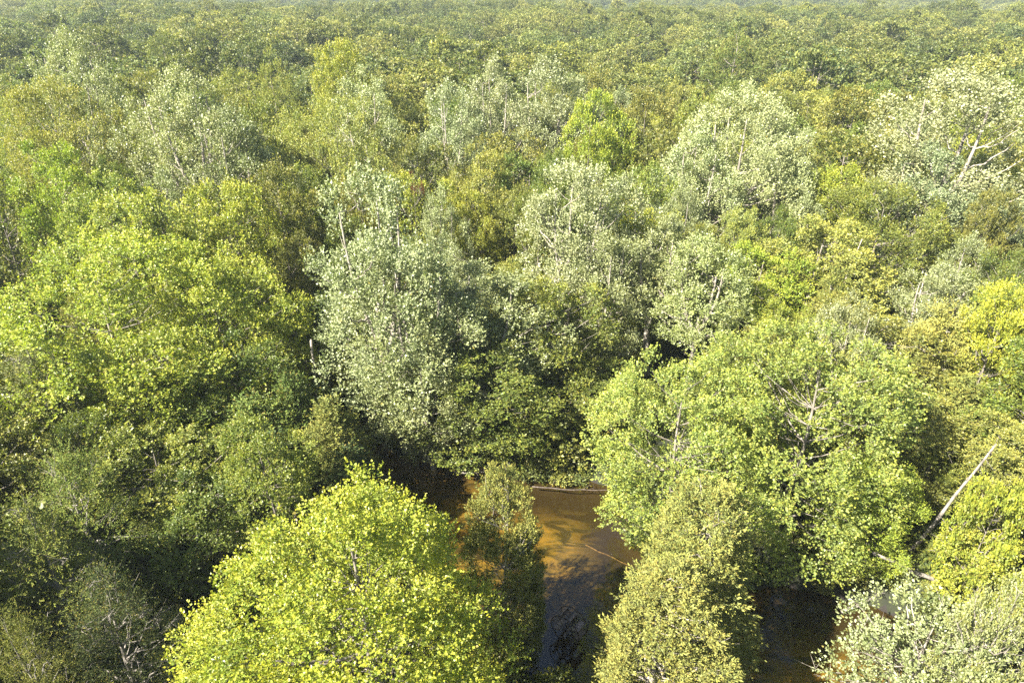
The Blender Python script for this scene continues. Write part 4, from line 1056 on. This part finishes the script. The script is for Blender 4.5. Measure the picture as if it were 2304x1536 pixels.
for s in (-1, 1):
    g = Geo(); th = np.linspace(0, 2 * math.pi, 49)
    P = (WC + s * WW * wax)[None] + WRAD * (np.cos(th)[:, None] * wt + np.sin(th)[:, None] * wz)
    tube(g, wl(P), np.full(49, .034), 6)
    link_mesh("rim", g.mesh("rim", [M_IRON], 0), wheel)
    g = Geo(); tube(g, wl(np.array([WC + s * (WW - .05) * wax, WC + s * (WW + .05) * wax])), [.10, .10], 8, cap=True)
    link_mesh("hub", g.mesh("hub", [M_IRON], None), wheel)
    for k in range(8):
        a_ = k * math.pi / 4 + .21
        dr = math.cos(a_) * wt + math.sin(a_) * wz
        g = Geo(); tube(g, wl(np.array([WC + s * WW * wax + dr * .07, WC + s * WW * wax + dr * (WRAD - .01)])), [.026, .026], 5)
        link_mesh("spoke", g.mesh("spoke", [M_IRON], None), wheel)
g = Geo(); tube(g, wl(np.array([WC - (WW + .42) * wax, WC + (WW + .42) * wax])), [.042, .042], 8, cap=True)
link_mesh("axle", g.mesh("axle", [M_IRON], None), wheel)
for k in range(8):
    a_ = k * math.pi / 4 + .21
    dr = math.cos(a_) * wt + math.sin(a_) * wz
    tg = np.cross(wax, dr)
    g = Geo()
    bdir = unit(dr * .86 + tg * .5)
    box_geo(g, wl(WC + dr * (WRAD - .20)), wax, bdir, np.cross(wax, bdir), WW - .03, .19, .018)
    link_mesh("paddle", g.mesh("paddle", [M_BOARD]), wheel)
for s in (-1, 1):
    c0 = WC + s * (WW + .32) * wax
    for q_ in (-1, 1):
        g = Geo()
        tube(g, wl(np.array([c0 + np.array([0, 0, .05]), c0 + q_ * wt * .55 - np.array([0, 0, 2.0])])), [.04, .045], 6)
        link_mesh("post", g.mesh("post", [M_IRON]), wheel)

# ------------------------------------------------------------------ dead wood
def log(name, a, b, r0, r1, mat, label, cat, twigs=0, seed=0, bend=.15, root=False, group=None, twig_len=1.2):
    rng = np.random.RandomState(seed)
    a = np.array(a, float); b = np.array(b, float)
    e = empty(name, tuple(a)); tag(e, label, cat, group)
    n = 10; tt = np.linspace(0, 1, n)[:, None]
    side = unit(np.cross(b - a, [0.2, 0.1, 1]))
    P = (b - a) * tt + side * np.sin(tt * math.pi) * bend + rng.normal(size=(n, 3)) * .03
    g = Geo(); tube(g, P, np.linspace(r0, r1, n), 8, cap=True)
    link_mesh("trunk", g.mesh("trunk", [mat], 0), e)
    for k in range(twigs):
        t = rng.uniform(.25, .97); p0 = P[int(t * (n - 1))]
        d = unit(rng.normal(size=3) * .8 + unit(b - a) * .55 + np.array([0, 0, .25]))
        L = twig_len * rng.uniform(.5, 1.3)
        g = Geo(); q = np.linspace(0, 1, 6)[:, None]
        Q = p0 + d * L * q + rng.normal(size=(6, 3)) * .07 * L * q
        tube(g, Q, np.linspace(max(r1 * .5, .025), .008, 6), 5)
        for _ in range(3):
            j = rng.randint(2, 5); d2 = unit(d + rng.normal(size=3) * .7)
            q2 = np.linspace(0, 1, 4)[:, None]
            tube(g, Q[j] + d2 * L * .45 * q2, np.linspace(.016, .005, 4), 3)
        link_mesh("branch", g.mesh("branch", [mat], 0), e)
    return e
# fallen and leaning dead wood
log('fallen_log', (28.8,30.0,.6), (21.8,30.3,4.2), .17, .09, M_DEAD, "grey fallen trunk slanting down to the bank beside the lower right river", "log", 4, 3, .1)
log('leaning_snag', (26.0,32.9,1.0), (29.0,33.1,10.2), .15, .05, M_DEAD, "pale broken snag leaning right above the golden small tree", "dead tree", 3, 5, .1, twig_len=1.0)
log('bare_sapling', (30.0,27.6,.8), (31.2,30.5,10.2), .12, .03, M_PALEBARK, "bare white sapling with many thin forks at the right edge", "dead tree", 9, 7, .2, twig_len=2.2)
log('submerged_log', (5.2,35.6,-.40), (9.3,32.6,-.25), .06, .03, M_DARKBARK, "reddish log lying under the sunlit amber water", "log", 0, 9, .1)
log('fallen_branch', (1.5,41.2,.1), (8.6,40.4,.35), .05, .02, M_DARKBARK, "long pale branch lying across the dark water under the far bank", "log", 5, 11, .2, twig_len=.8)
log('fallen_branch', (-1.0,43.0,.6), (2.4,42.5,.5), .05, .03, M_PALEBARK, "short pale stick on the far bank just behind the slim cedar top", "log", 2, 12, .1, twig_len=.5)
log('driftwood', (20.5,29.4,.1), (23.6,30.6,.6), .10, .04, M_DEAD, "forked grey driftwood on the shaded bank under the fresh green maple", "log", 5, 13, .1, twig_len=1.1)
log('driftwood', (22.6,28.6,.1), (25.8,28.3,.5), .06, .03, M_DEAD, "thin driftwood stem at the water line below the grey fallen trunk", "log", 4, 14, .2, twig_len=.9)
log('root_tangle', (-4.6,42.9,.2), (-1.9,42.6,.5), .10, .05, M_DEAD, "tangle of washed out roots at the river bend left of the slim cedar", "roots", 12, 15, .3, twig_len=.9)
log('dead_tree', (-16.2,24.2,.8), (-16.9,24.4,4.6), .20, .12, M_BARK, "dim grey stump of a dead tree in the black gap at the lower left", "dead tree", 7, 16, .1, twig_len=1.6)
log('dead_tree', (-15.5,45.6,.8), (-15.3,45.8,10.5), .13, .09, M_PALEBARK, "thin pale trunk standing in the dark gap left of the tall silver poplar", "dead tree", 2, 17, .15, twig_len=.8)
log('dead_tree', (3.0,44.6,.8), (2.8,44.9,5.5), .11, .08, M_PALEBARK, "short pale trunk on the dark bank above the river bend", "dead tree", 1, 18, .1, twig_len=.6)
log('dead_tree', (27.8,56.5,.8), (31.5,58.5,14.0), .2, .03, M_PALEBARK, "thin white trunk leaning right beside the lime green maple", "dead tree", 5, 22, .2, twig_len=1.8)


# ------------------------------------------------------------------ haze
hm, nt, out = new_mat("haze")
pv = N(nt, "ShaderNodeVolumePrincipled")
pv.inputs["Color"].default_value = (0.78, 0.90, 0.98, 1)
pv.inputs["Density"].default_value = 0.0002
pv.inputs["Anisotropy"].default_value = 0.2
nt.links.new(pv.outputs[0], out.inputs["Volume"])
g = Geo()
box_geo(g, (0, 900, 3.0), (1, 0, 0), (0, 1, 0), (0, 0, 1), 1700, 1300, 37.0)
haze = link_mesh("haze", g.mesh("haze", [hm]))
tag(haze, "thin pale summer haze over the whole wood", "haze", kind="stuff")
